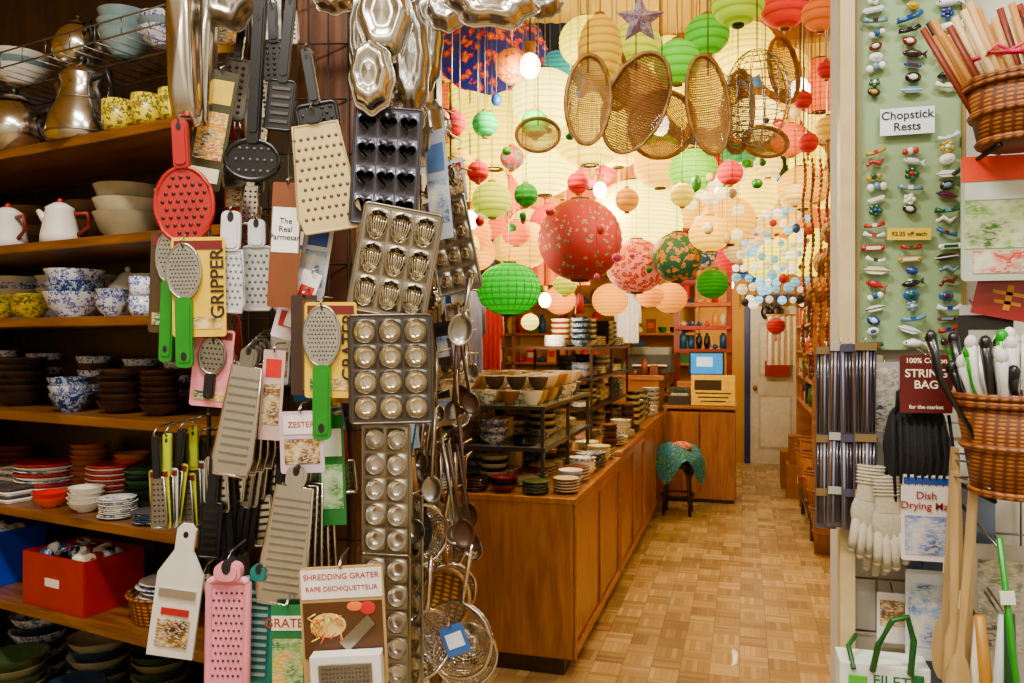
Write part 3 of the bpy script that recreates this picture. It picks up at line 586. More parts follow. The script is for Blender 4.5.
# cash register & clutter beside the sign
b=B(); b.box((0,0,.06),(.3,.3,.12),M_('#3a3a3e')); b.box((0,.08,.17),(.26,.1,.12),M_('#50504e')); b.box((0,-.05,.125),(.24,.14,.02),M_('#b0aca0')); b.box((0,.025,.19),(.16,.01,.05),M_('#1a4a3a'))
for i in range(5):
    for j in range(4): b.box((-.09+.045*i,-.1+.035*j,.14),(.03,.024,.012),M_('#e0dcd0'))
b.obj('cash_register',T((-.64,8.3,.961))@SC(.75,.75,.75),.004)
b=B(); b.box((0,0,.12),(.45,.35,.2),M_('#3a4048')); b.box((0,-.05,.25),(.4,.25,.08),M_('#8a9298')); b.box((0,-.2,.1),(.36,.06,.02),WHITE); b.obj('printer',T((-.95,8.55,1.25)),.01)
b=B(); b.box((-1.1,8.6,.6),(.5,.6,1.2),OAK); b.box((-1.1,8.6,1.225),(.6,.64,.05),OAK); b.obj('wooden_cabinet',None,.005)
GC=['#b83024','#d8a030','#d8ccb0','#2a5a8a','#3a7a4a','#7a4a2a','#e8d890','#181c24','#c86020']
def goods(b,x,y,z,w,h):
    m=M_(random.choice(GC),.4); k=random.randint(0,4); M=T((x,y,z))
    if k==0: b.box((0,0,h/2),(w,w,h),m,M); b.box((0,-w/2-.002,h*.55),(w*.7,.002,h*.4),M_(random.choice(GC)),M)
    elif k==1: r=w/2; b.lathe([(.001,0),(r*.7,0),(r,h*.4),(r*.8,h*.75),(r*.35,h*.85),(r*.4,h),(.001,h)],m,M,12)
    elif k==2: bowl(b,M,w*.5,w*.35,m,None,12); bowl(b,M@T((0,0,w*.15)),w*.5,w*.35,m,None,12); bowl(b,M@T((0,0,w*.3)),w*.5,w*.35,m,None,12)
    elif k==3: r=w/2; b.lathe([(.001,0),(r,0),(r,h*.8),(r*.6,h*.85),(r*.6,h*.95),(.001,h)],m,M,12)
    else: teapot(b,M,w*.4,m,1.1)
b=B()
for x in(-.72,-.16): b.box((x,8.95,1.25),(.06,.06,2.5),M_('#8a3a14',.4))
for z_,c in((1.75,'#a82410'),(2.0,'#b06820'),(1.5,'#8a3a14'),(2.25,'#a82410')): b.box((-.44,9.0,z_),(.6,.3,.04),M_(c))
for i in range(6):
    for z_ in(1.52,1.77,2.02,2.27): goods(b,-.65+.085*i,8.95,z_,.075,U(.12,.2))
b.obj('souvenir_shelf')
b=B()
for i in range(5): goods(b,-1.3+.1*i,8.34,1.252,.08,U(.1,.2))
for i in range(4): goods(b,-.14,8.2+.1*i,.962,.07,U(.08,.16))
b.obj('counter_trinkets')
b=B()
sx,sy=-.60,7.55
for a in range(4): b.tube([(.13*math.cos(a*PI/2+.78),.13*math.sin(a*PI/2+.78),.46),(.17*math.cos(a*PI/2+.78),.17*math.sin(a*PI/2+.78),0)],.014,DARKW)
b.lathe([(.001,.44),(.18,.44),(.19,.47),(.17,.5),(.001,.5)],BLACK); b.tube([(.15*math.cos(a),.15*math.sin(a),.18) for a in [2*PI*k/16 for k in range(16)]],.01,DARKW,None,6,True); b.obj('round_stool',T((sx,sy,0)))
b=B(); PT=voro('#1f7ab8','#2f903a','#e0d050',45,.7)
vs=[];fs=[];nn=28
for j in range(9):
    for i in range(nn):
        a=2*PI*i/nn; rr=[.001,.08,.15,.2,.225,.23,.235,.24,.24][j]; zz=[.10,.10,.085,.05,0,-.03,-.06,-.09,-.12][j]; k_=1+.07*math.sin(5*a+j*.2)*(j/8); vs.append((rr*k_*math.cos(a),rr*k_*math.sin(a),zz+ (.03*math.sin(3*a) if j<4 else .03*math.sin(4*a)*(j-4))))
for j in range(8):
    for i in range(nn): fs.append((j*nn+i,j*nn+(i+1)%nn,(j+1)*nn+(i+1)%nn,(j+1)*nn+i))
b.add(vs,fs,PT); b.sph((.04,-.05,.1),.08,voro('#c03050','#f0e0b0','#2060b0',60,.7),None,1.2,1,.6,14); b.obj('patterned_cloth',T((sx,sy,.53)))
b=B(); b.box((0,0,1.03),(.62,.05,2.06),M_('#d0d0c8',.4))
for z_ in(.55,1.5): b.box((0,-.028,z_),(.42,.012,.7),M_('#bcbcb4',.4)); b.box((0,-.033,z_),(.36,.01,.64),M_('#d8d8d0',.4))
b.sph((-.25,-.06,1.0),.03,mat('#b08830',.3,.9)); b.obj('door_1',T((.38,10.95,0)))
b=B()
for x in(.03,.74): b.box((x,10.93,1.1),(.07,.1,2.2),M_('#1a387c'))
b.box((.385,10.93,2.17),(.78,.1,.08),M_('#1a387c')); b.obj('trim_3',None,.004)
b=B(); b.box((0,0,0),(.3,.012,.2),M_('#901018')); b.tube([(-.1,0,.1),(0,0,.2),(.1,0,.1)],.004,BLACK); b.obj('red_door_sign',T((.40,10.85,1.25)))
for x in(.26,.4):
    b=B(); b.sph((0,0,0),.075,BLACK,None,.8,.4,1.3); b.sph((.06,0,.01),.03,BLACK,None,.8,.5,1.3); b.box((0,0,.1),(.1,.03,.06),BLACK); b.tube([(0,0,.1),(0,.08,.2)],.004,BLACK); b.obj('black_mitten',T((x,10.80,1.98)))
b=B(); b.box((.63,7.3,.22),(.3,1.2,.03),DARKW)
for y in(6.8,7.85):
    for x in(.52,.74): b.tube([(x,y,0),(x,y,.21)],.018,DARKW)
b.obj('low_wooden_bench')
def basket(name,loc,r,h,c1='#7a4a1e',c2='#c98f4a',fill=None,ry=1):
    b=B(); w=weave(c1,c2,150); M=SC(1,ry,1)
    b.lathe([(.001,0),(r*.72,0),(r*.85,h*.5),(r,h),(r*.95,h),(r*.8,h*.5),(r*.68,.01),(.001,.01)],w,M,28)
    for zz,rr in((h,r),(h*.93,r*.985),(.006,r*.73),(h*.5,r*.86)): b.tube([(rr*math.cos(a),rr*ry*math.sin(a),zz) for a in [2*PI*k/28 for k in range(28)]],r*.045+.002,w,None,6,True)
    if fill: fill(b,r,h)
    return b.obj(name,T(loc))
basket('wicker_basket',(.6,6.9,.236),.13,.32,'#7a5020','#b88844'); basket('wicker_basket',(.6,7.25,.236),.14,.42,'#8a5820','#c89448'); basket('wicker_basket',(.6,7.6,.236),.13,.52,'#7a5020','#b88844'); basket('wicker_basket',(.62,8.2,.0),.15,.6,'#7a5020','#b88844'); basket('wicker_basket',(.60,6.4,.0),.13,.35,'#6a4420','#a8783c')
CB=M_('#9a7040',.8)
for k,(y,z_,s) in enumerate(((8.75,.002,.34),(8.78,.345,.28),(9.3,.002,.4))):
    b=B(); b.box((0,0,s/2),(s,s*.9,s),CB); b.box((0,0,s+.001),(.05,s*.9,.002),M_('#c0a070')); b.box((0,-s*.45-.001,s*.6),(s*.4,.002,s*.3),WHITE); b.obj('cardboard_box',T((.58,y,z_)))
b=B()
for k in range(5): b.box((.66,8.0,.9+.25*k),(.26,2.2,.02),OAK)
for y in(6.95,9.05): b.box((.66,y,.95+.3),(.26,.03,1.9),OAK)
for k in range(5):
    for j in range(10): goods(b,.62,7.1+.2*j,.91+.25*k,.13,U(.12,.2))
b.obj('merchandise_shelf',T((0,0,.1)))
b=B()
for k in range(6): b.box((-2.3,10.8,.5+.4*k),(3.4,.3,.03),OAK)
for x in(-4,-3.1,-2.3,-1.5,-.6): b.box((x,10.8,1.3),(.04,.3,2.6),OAK)
for k in range(6):
    for j in range(22): goods(b,-3.9+.15*j,10.72,.515+.4*k,.12,U(.14,.3))
b.obj('merchandise_shelf')
b=B()
for k in range(6): b.box((-3.6,7.2,.5+.4*k),(.6,5,.03),OAK)
for y in(4.8,6,7.2,8.4,9.6): b.box((-3.6,y,1.3),(.6,.04,2.6),OAK)
for k in range(6):
    for j in range(29): goods(b,-3.4,4.9+.16*j,.515+.4*k,.14,U(.14,.3))
b.obj('merchandise_shelf')
CLR=[]
def cloth(name,u,v,d,w,h,mt,yaw=0,folds=5,amp=.02,shirt=False):
    w,h=S(w,d),S(h,d); b=B(); nx,nz=24,10; vs=[];fs=[]
    CLR.append((P(u,v,d),w/2*(1.2 if shirt else 1),h/2))
    for j in range(nz+1):
        for i in range(nx+1):
            x=(i/nx-.5); t=j/nz; ww=w*((.55+.45*min(1,t*3)) if shirt else 1)
            vs.append((x*ww,amp*math.sin(folds*2*PI*i/nx+.6*t)*(0.3+.7*t),h/2-t*h))
    for j in range(nz):
        for i in range(nx): fs.append((j*(nx+1)+i,j*(nx+1)+i+1,(j+1)*(nx+1)+i+1,(j+1)*(nx+1)+i))
    b.add(vs,fs,mt)
    if shirt:
        for sx_ in(-1,1): b.tube([(sx_*w*.2,0,h*.46),(sx_*w*.5,0,h*.25),(sx_*w*.56,0,-h*.1)],[w*.1,w*.09,w*.07],mt,None,8)
        b.tube([(0,0,h*.5),(0,0,h*.56),(.02,0,h*.6)],.004,WIRE)
    else: b.tube([(-w*.52,0,h/2),(w*.52,0,h/2)],.01,BAM)
    b.obj(name,face(u,v,d,yaw))
cloth('hanging_shirt',470,325,4.6,26,95,M_('#7c7a90',.8),shirt=True); cloth('hanging_shirt',489,330,5.2,24,80,M_('#a02a24',.8),shirt=True); cloth('hanging_shirt',455,330,4.2,26,110,M_('#a8a8b0',.8),shirt=True); cloth('hanging_shirt',628,318,8.0,22,50,M_('#d0d4dc',.8),shirt=True)
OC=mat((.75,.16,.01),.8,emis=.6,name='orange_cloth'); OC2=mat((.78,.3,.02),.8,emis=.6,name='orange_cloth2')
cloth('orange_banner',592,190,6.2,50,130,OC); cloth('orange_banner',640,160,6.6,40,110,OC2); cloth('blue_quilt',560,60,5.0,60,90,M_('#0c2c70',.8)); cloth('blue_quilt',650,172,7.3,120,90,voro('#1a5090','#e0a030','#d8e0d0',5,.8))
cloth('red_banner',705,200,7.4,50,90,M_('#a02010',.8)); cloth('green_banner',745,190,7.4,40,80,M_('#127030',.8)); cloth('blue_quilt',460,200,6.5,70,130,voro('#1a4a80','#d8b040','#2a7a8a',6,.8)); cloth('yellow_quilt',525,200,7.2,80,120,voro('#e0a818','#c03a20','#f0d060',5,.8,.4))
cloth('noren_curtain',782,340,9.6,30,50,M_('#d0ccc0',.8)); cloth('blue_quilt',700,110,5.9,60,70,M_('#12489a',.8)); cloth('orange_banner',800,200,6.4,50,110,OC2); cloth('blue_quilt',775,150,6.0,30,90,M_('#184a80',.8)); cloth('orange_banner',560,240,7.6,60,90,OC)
REG=[]
b=B(); pm=voro('#15308a','#c02020','#e0b830',22,.5,.15); b.radial(lambda a:1+.03*math.cos(12*a),[(.001,-.16),(.5,-.08),(1,0)],pm,None,48,.3,.3)
for k in range(12): a=2*PI*k/12; b.tube([(0,-.15,0),(.3*math.cos(a),.005,.3*math.sin(a))],.003,BAM,None,4)
b.tube([(0,-.15,0),(0,.4,0)],.01,BAM); b.obj('paper_parasol',face(490,50,4.2,0,0,-25)); REG.append((P(490,50,4.2),.26))
# ================= LANTERNS =================
ADDED_BULBS=[(530,66,3.4,40),(660,125,3.9,38),(600,190,5.2,44),(470,220,4.4,34),(545,300,5.6,42),(720,190,6.0,44),(620,285,7.2,52),(775,230,7.5,42),(800,90,3.6,22),(730,285,9.4,54),(560,120,6.6,42)]  # added bulbs between the lanterns, since lantern paper blocks lights inside
def bulbpos(u,v,d):
    p=P(u,v,d); p.z=min(p.z,CZ-.25); return p
for (u,v,d,e) in ADDED_BULBS: REG.append((bulbpos(u,v,d),.1))
rv=Vector((cs,sn,0)); fv=Vector((-sn,cs,0))
def free(p,r):
    if not all((p-q).length>(r+s)*.97 for q,s in REG): return False
    for q,w,h in CLR:
        e=p-q
        if abs(e.dot(fv))<r+.04 and abs(e.dot(rv))<w+r and abs(e.z)<h+r: return False
    return True
def lantern(u,v,r,d,mt,sq_=.92,name='paper_lantern',tassel=None,force=True,vr=None):
    ok=False
    for k in range(60):
        dd=d+.1*((k+1)//2)*(1 if k%2 else -1)
        if dd<2.2: continue
        rm=S(r,dd); p=P(u,v,dd)
        if p.z+rm*max(sq_,.5)<CZ-.16 and -3.2<p.x-rm and p.x+rm<(.78 if p.y<6.5 else .5) and p.y<10.3 and not(p.x-rm<-.9 and p.y-rm<2.6) and free(p,rm*max(1,sq_)): ok=True; break
        if not force and k>3: return
    if not ok: return
    REG.append((p,rm*max(1,sq_*.9)))
    b=B(); n=30 if r>14 else 18; pr=[]
    for i in range(n+1):
        ph=PI*(.07+.86*i/n); pr.append((rm*math.sin(ph)*(1.012 if i%2 else .988),-rm*sq_*math.cos(ph)))
    b.lathe(pr,mt,None,28 if r>14 else 18)
    if vr:
        for k in range(24):
            a=2*PI*k/24; b.tube([(q[0]*1.005*math.cos(a),q[0]*1.005*math.sin(a),q[1]) for q in pr[::3]],.002,vr,None,4)
    r0=pr[0][0]; z0=pr[0][1]
    for zz in(z0,-z0): b.lathe([(r0*.9,zz-.008),(r0*1.08,zz-.008),(r0*1.08,zz+.008),(r0*.9,zz+.008)],M_('#2a1c10') if r>24 else BAM,None,18)
    b.tube([(0,0,-z0),(0,0,max(.1,CZ-.02-p.z))],.0022,WIRE,None,4)
    b.tube([(-r0,0,-z0),(r0,0,-z0)],.003,WIRE,None,4)
    if tassel:
        b.tube([(0,0,z0),(0,0,z0-rm*.3)],.004,tassel); b.lathe([(.001,z0-rm*.3),(rm*.08,z0-rm*.35),(rm*.12,z0-rm*.8),(.001,z0-rm*.8)],tassel,None,8)
    b.obj(name,T(p))
YL,GRL,WL='#f0c828','#a8d040','#f4e2a8'
RF=voro('#8c0804','#10605c','#e09a10',26,.8,.12,.2,.34,pw=1.3,sat=1.5)
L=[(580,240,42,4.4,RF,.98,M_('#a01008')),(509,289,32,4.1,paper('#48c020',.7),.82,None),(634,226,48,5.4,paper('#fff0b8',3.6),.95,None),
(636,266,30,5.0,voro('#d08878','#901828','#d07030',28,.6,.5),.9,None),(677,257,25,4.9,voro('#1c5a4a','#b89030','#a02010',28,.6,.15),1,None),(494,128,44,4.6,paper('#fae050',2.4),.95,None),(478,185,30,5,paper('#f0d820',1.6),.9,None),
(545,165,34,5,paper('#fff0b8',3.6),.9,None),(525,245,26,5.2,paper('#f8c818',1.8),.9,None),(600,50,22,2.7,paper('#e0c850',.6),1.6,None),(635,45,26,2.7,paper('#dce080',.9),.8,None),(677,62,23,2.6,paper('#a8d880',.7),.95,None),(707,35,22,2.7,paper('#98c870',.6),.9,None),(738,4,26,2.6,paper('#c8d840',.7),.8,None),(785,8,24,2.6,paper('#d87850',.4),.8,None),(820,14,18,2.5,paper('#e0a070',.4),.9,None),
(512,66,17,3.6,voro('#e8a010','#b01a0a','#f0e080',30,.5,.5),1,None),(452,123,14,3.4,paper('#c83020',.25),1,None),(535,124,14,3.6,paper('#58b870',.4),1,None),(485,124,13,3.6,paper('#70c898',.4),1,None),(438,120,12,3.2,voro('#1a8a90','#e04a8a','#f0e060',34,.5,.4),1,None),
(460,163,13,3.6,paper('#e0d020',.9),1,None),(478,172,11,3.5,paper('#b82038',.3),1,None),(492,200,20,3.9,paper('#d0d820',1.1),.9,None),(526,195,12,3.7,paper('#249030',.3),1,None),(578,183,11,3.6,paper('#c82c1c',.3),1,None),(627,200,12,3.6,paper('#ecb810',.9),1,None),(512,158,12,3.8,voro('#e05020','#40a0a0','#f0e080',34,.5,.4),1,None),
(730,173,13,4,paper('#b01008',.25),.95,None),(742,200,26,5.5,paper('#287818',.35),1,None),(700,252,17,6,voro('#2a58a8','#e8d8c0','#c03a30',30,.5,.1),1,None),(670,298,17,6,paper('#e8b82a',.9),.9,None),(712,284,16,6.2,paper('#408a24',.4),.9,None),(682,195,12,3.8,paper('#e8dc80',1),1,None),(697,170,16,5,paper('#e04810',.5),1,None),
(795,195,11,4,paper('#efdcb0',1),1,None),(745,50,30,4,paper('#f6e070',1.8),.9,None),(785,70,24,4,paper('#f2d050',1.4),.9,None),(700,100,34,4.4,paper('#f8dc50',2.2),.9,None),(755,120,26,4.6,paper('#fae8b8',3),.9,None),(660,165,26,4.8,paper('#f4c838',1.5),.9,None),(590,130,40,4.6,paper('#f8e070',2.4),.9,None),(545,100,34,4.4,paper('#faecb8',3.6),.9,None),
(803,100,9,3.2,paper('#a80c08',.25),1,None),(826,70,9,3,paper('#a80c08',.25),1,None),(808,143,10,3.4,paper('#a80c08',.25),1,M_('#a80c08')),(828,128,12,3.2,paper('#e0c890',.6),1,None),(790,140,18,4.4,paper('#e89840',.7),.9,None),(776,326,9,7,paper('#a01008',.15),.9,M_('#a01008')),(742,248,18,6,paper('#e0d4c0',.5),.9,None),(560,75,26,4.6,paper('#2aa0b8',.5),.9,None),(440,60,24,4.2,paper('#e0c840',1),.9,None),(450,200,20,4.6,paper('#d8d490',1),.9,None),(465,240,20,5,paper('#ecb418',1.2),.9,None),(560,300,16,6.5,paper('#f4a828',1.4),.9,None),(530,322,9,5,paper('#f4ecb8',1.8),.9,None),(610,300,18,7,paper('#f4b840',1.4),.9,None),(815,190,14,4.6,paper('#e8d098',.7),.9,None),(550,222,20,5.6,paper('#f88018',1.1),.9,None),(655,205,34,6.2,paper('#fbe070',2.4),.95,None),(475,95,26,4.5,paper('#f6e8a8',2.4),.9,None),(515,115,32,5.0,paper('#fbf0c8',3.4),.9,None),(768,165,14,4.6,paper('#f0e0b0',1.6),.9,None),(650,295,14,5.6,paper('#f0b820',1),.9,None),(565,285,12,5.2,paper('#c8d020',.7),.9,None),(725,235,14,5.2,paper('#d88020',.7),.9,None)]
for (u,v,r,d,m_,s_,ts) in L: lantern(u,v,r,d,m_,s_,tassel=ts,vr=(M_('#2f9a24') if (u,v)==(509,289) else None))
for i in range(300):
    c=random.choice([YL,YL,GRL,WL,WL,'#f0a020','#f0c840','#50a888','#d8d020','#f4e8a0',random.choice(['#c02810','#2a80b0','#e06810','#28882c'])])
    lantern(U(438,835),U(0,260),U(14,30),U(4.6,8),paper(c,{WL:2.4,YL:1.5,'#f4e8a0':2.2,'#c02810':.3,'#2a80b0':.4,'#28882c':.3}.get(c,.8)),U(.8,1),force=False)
def hbasket(u,v,w,h,d,roll=0,dk=False,yaw=0):
    w,h=S(w,d),S(h,d); b=B(); rim=wood('#7a5224','#b0884c',(8,8,8)); st=M_('#ccaa70' if not dk else '#a07844',.6); st2=M_('#b4925a' if not dk else '#846038',.6)
    n=20
    for q in range(-n,n+1):   # open weave: real slats both ways
        x=q/(n+1); e=math.sqrt(max(0,1-x*x))
        f=lambda s:.03*(1-min(1,(x*x+s*s))**1.5)
        b.tube([(x*w/2,f(e*t)+(.001 if q%2 else 0),e*t*h/2) for t in(-1,-.6,-.2,.2,.6,1)],w*.0085,st,None,4)
        b.tube([(e*t*w/2,f(e*t)-(.001 if q%2 else 0),x*h/2) for t in(-1,-.6,-.2,.2,.6,1)],h*.0062,st2,None,4)
    for y,s_ in((-.004,1),(.006,.98)): b.tube([(s_*w/2*math.cos(a),y,s_*h/2*math.sin(a)) for a in [2*PI*k/32 for k in range(32)]],.006,rim,None,6,True)
    p=P(u,v,d); M=face(u,v,d,yaw,roll); b.obj('woven_hanging_basket',M)
    b=B(); b.tube([(p.x,p.y,p.z+h*.3),(p.x,p.y,CZ)],.002,WIRE,None,4); b.obj('basket_hanging_cord')
hbasket(588,100,46,90,2.35,4,yaw=12); hbasket(636,103,60,104,2.42,22,True,yaw=-10); hbasket(662,125,64,72,2.52,50,yaw=8); hbasket(708,105,42,100,2.38,-8); hbasket(538,135,44,34,3.0,0); hbasket(738,112,38,84,2.6,6,True,yaw=25); hbasket(612,75,34,70,2.75,-10,yaw=15); hbasket(784,70,34,66,2.75,-12,yaw=20); hbasket(765,142,46,30,2.9,8)
b=B(); d=2.4; rw,hh=S(32,d),S(48,d)
for k in range(14): a=2*PI*k/14; b.tube([(rw*math.sin(q)*math.cos(a),rw*math.sin(q)*math.sin(a),-hh*math.cos(q)) for q in [PI*(.1+.8*i/10) for i in range(11)]],.0015,WIRE,None,4)
for q in [PI*(.1+.8*i/12) for i in range(13)]: b.tube([(rw*math.sin(q)*math.cos(a),rw*math.sin(q)*math.sin(a),-hh*math.cos(q)) for a in [2*PI*k/24 for k in range(24)]],.0015,WIRE,None,4,True)
p=P(757,98,d); b.tube([(0,0,hh*.9),(0,0,CZ-p.z)],.002,DKWIRE); b.obj('wire_cage_lantern',T(p))
b=B(); d=2.2
ol=[]
for k in range(10): a=PI/2+k*PI/5; r=S(26,d)*(1 if k%2==0 else .45); ol.append((r*math.cos(a),r*math.sin(a)))
vs=[(x,0,z_) for x,z_ in ol]+[(0,-.03,0),(0,.03,0)]; fs=[(k,(k+1)%10,10) for k in range(10)]+[((k+1)%10,k,11) for k in range(10)]
b.add(vs,fs,voro('#8c7a88','#c8b8b8','#5c4c58',60,.4),None,False); p=P(640,20,d); b.tube([(0,0,.05),(0,0,CZ-p.z)],.002,DKWIRE); b.obj('star_lantern',T(p)@RZ(15))
for (u,v,d,r) in((828,262,3.6,15),(818,290,3.9,13),(834,232,3.4,13)):
    b=B(); rr=S(r,d); b.radial(lambda a:1,[(1,0),(.55,-.02),(.5,-.06),(.35,-.09),(.001,-.095)],weave('#7a5a28','#b8945a',120),None,24,rr,rr); b.obj('straw_hat',face(u,v,d,-40,20))
b=B()
for j in range(9):
    u=740+j*8; d=5.0+.15*(j%3)
    for i in range(12):
        q=P(u+5*math.sin(i*1.3+j),175+i*11.5+U(-4,4),d); b.sph(tuple(q),S(U(3,5.5),d),M_(random.choice(['#a81008','#24262e'])) if R()<.15 else paper(random.choice(['#fff4e4','#fff4e4','#b0d0e0']),random.choice([.8,1.4])),None,1,1,1,8)
    q0=P(u,175,d); q1=P(u,308,d); b.tube([(q0.x,q0.y,CZ),tuple(q0),tuple(q1)],.003,WIRE,None,4)
b.obj('string_of_ball_lights')
for j,(u0,d) in enumerate(((804,3.5),(812,3.4),(820,3.6),(828,3.3),(835,3.6))):
    b=B()
    for i in range(44):
        q=P(u0+1.5*math.sin(i*.5),160+i*5,d); b.sph((q.x,q.y,q.z),S(1.8,d),M_(['#7a5430','#b89054','#8a3a24'][(i//3+j)%3],.4),None,1,1,1.5,6)
    q0=P(u0,165,d); q1=P(u0,380,d); b.tube([(q0.x,q0.y,CZ),tuple(q0),tuple(q1)],.002,DKWIRE,None,4); b.obj('bead_strand')
b=B(); d=4.5
for j in range(20):
    u,v=708+U(-20,34),200+U(-34,40); q=P(u,v,d+U(-.2,.2)); b.sph(tuple(q),S(6,d),paper('#fff0d0',1.4),None,1,1,1,8); b.tube([tuple(q),(q.x,q.y,CZ)],.002,DKWIRE,None,3)
b.obj('cluster_of_pompom_lights')
b=B()
for i in range(45):
    u,v=U(450,838),U(60,280); d=U(3.2,4.6); q=P(u,v,d)
    if q.z>CZ-.15 or not free(q,.05): continue
    c=random.choice(['#d8c080','#b81c10','#2a7a2a','#e0d8b0','#1a5aa0','#e09010','#d04880']); b.sph(tuple(q),S(U(3,6),d),M_(c,.4),None,1,1,U(.7,1.6),8); b.tube([tuple(q),(q.x,q.y,CZ)],.0012,WIRE,None,3)
b.obj('hanging_ornament_strands')
# ================= RIGHT WALL DISPLAY =================
def rface(u,v,Y,roll=0,yaw=0,tilt=0):
    p,d=PY(u,v,Y); return T(p)@RZ(yaw)@RX(tilt)@RY(roll),d
YB=1.63
pa,da=PY(857,341,YB); pb,db=PY(963,341,YB); zt=H+(345)/F*da; zb=H-8/F*da
bx=(pa.x+pb.x)/2; bw=pb.x-pa.x
b=B(); GB=mat('#98ac88',.6,var=.04,scale=4,name='green_board'); b.box((bx,YB+.008,(2.35+zb)/2),(bw,.014,2.35-zb),GB)
for x in(pa.x,pb.x): b.box((x,YB,(2.35+zb)/2),(.006,.02,2.35-zb),mat('#8a7a50',.5))
b.obj('display_board')
b=B()
cols=['#163a8a','#e0e0d8','#a81c10','#141416','#1f5a3a','#b8a050','#1a6090','#6a2a1a','#ece8e0','#d8e0e4','#ece8e0','#3a2a20','#7a98a8']
def rest(b,x,z,k):
    c=M_(random.choice(cols),.2,coat=.4); c2=M_(random.choice(cols),.2); M=T((x,YB-.008,z))@RY(U(-22,22))@SC(*(3*[U(.7,.98)])); s=.0105
    if k==0: b.sph((0,0,0),s,c,M,2.0,.7,.8,10); b.ext([(.018,0),(.03,.009),(.027,0),(.03,-.009)],.006,c,M); b.sph((-.014,-.005,.002),.002,BLACK,M,1,1,1,6); b.sph((0,0,.006),.006,c2,M,1.2,.6,.8,8)
    elif k==1: b.sph((0,0,0),s,c,M,1.4,.5,1,12); b.sph((0,-.004,0),s*.6,c2,M,1.3,.5,.9,10)
    elif k==2: b.tube([(-.022,0,.003),(-.01,-.003,-.002),(.01,-.003,-.002),(.022,0,.003)],[.0065,.004,.004,.0065],c,M,8); b.box((0,-.004,0),(.01,.006,.008),c2,M)
    elif k==3: b.ext([(-.025,0),(-.012,.008),(.01,.007),(.025,.001),(.01,-.007),(-.012,-.007)],.007,c,M); b.tube([(-.025,-.004,0),(.022,-.004,0)],.0014,c2,M,4)
    elif k==4:
        for a in range(3): b.sph(((a-1)*.012,0,.002*(a%2)),.0075,[c,c2][a%2],M,1,.8,1.1,8)
    elif k==5: b.tube([(-.02,0,-.004),(-.008,0,.006),(.008,0,-.004),(.02,0,.008)],[.003,.006,.006,.002],c,M,8); b.sph((-.02,-.002,-.003),.005,c,M,1,1,1,8)
    elif k==6:
        for a in range(5): b.sph((.008*math.cos(a*1.257),0,.008*math.sin(a*1.257)),.006,c,M,1,.6,1,8)
        b.sph((0,-.003,0),.005,c2,M,1,.8,1,8)
    elif k==7: b.box((0,0,0),(.034,.008,.011),c,M); b.box((0,-.004,0),(.026,.003,.006),c2,M); b.sph((-.017,0,0),.0055,c,M); b.sph((.017,0,0),.0055,c,M)
rows=32
for r_ in range(rows):
    z_=zb+.012+(2.30-zb)*r_/rows
    for cc in range(3):
        x=pa.x+.03+cc*(bw-.056)/2+U(-.004,.004); zz=z_+U(-.003,.003)
        v_=341.5-(zz-H)*F/da
        if 100<v_<142 and cc<2 : continue
        if 100<v_<142 and cc==2: continue
        if 224<v_<246 and cc==1: continue
        rest(b,x,zz,random.choice([0,1,1,2,2,3,4,5,6,7]))
b.obj('chopstick_rests')
M,d=rface(907,121,YB-.01); b=B(); w,h=S(50,d),S(27,d); b.box((0,0,0),(w,.002,h),M_('#e6eef0',.4)); b.tube(loop3(rrect(w,h,.003)),.0008,BLACK,None,4,True); o=b.obj('chopstick_rests_sign',M)
text(o,"Chopstick\nRests",.0215,(0,-.0018,0),BLACK)
M,d=rface(909,234,YB-.01,2); b=B(); b.box((0,0,0),(S(40,d),.002,S(12,d)),M_('#e0c830',.4)); o=b.obj('price_sticker',M); text(o,"$2.25 off each",.0105,(0,-.0018,0),BLACK)
b=B()
for i in range(9): b.tube([(.24+.08*i,YB+.012,1.05),(.24+.08*i,YB+.012,1.58)],.002,WIRE,None,4)
for i in range(6): b.tube([(.2,YB+.012,1.05+.1*i),(.9,YB+.012,1.05+.1*i)],.002,WIRE,None,4)
b.obj('wall_wire_grid')
for i in range(4):
    M,d=rface(826+i*13,438+U(-3,3),1.6-.012*i,U(-1,1)); b=B()
    for k in range(6):
        for j in range(2):
            x=(k-2.5)*.0058; b.tube([(x,-.004,.165-.17*j),(x,-.004,.01-.17*j)],[.0028,.0016],M_(['#1a1a22','#64503a','#8a8898','#3a3040'][(k+i)%4],.25,coat=.4),None,5)
    for z_ in(.165,.0,-.1): b.box((0,-.008,z_),(.036,.001,.014),M_(['#7a6a4a','#a8a49c','#4a4a5a'][i%3],.4))
    b.ext(rrect(.038,.34,.003),.001,M_('#5e5658',.2),T((0,.002,0))); b.tube([(0,0,.17),(0,-.005,.18),(0,.03,.18)],.0015,WIRE); b.obj('chopstick_pack',M)
M,d=rface(926,384,1.52); b=B(); w,h=S(48,d),S(58,d); b.ext(rrect(w,h,.004),.002,M_('#5a0c18',.4)); b.tube([(0,0,h/2),(0,.08,h/2+.01)],.0018,WIRE); o=b.obj('string_bag_card',M)
for tx,sz,z_ in(("100% Cotton",.0120,.040),("STRING\nBAG",.0195,.008),("for the market",.009,-.040)): text(o,tx,sz,(0,-.0016,z_),M_('#f0e4d0'))
M,d=rface(917,455,1.565); b=B(); bagm=M_('#0c0c0e',.95,bump=1,scale=160)
b.radial(lambda a:(1/max(abs(math.cos(a))**3+abs(math.sin(a))**3,1e-6)**(1/3))*(1+.025*math.sin(9*a)),[(1,.02),(1.02,0),(.85,-.025),(.5,-.035),(.001,-.04)],bagm,None,60,.052,.09)
for q in range(-4,5): b.tube([(q*.011,-.03,.075),(q*.012+.003,-.04,0),(q*.010,-.03,-.08)],.003,bagm,None,5)
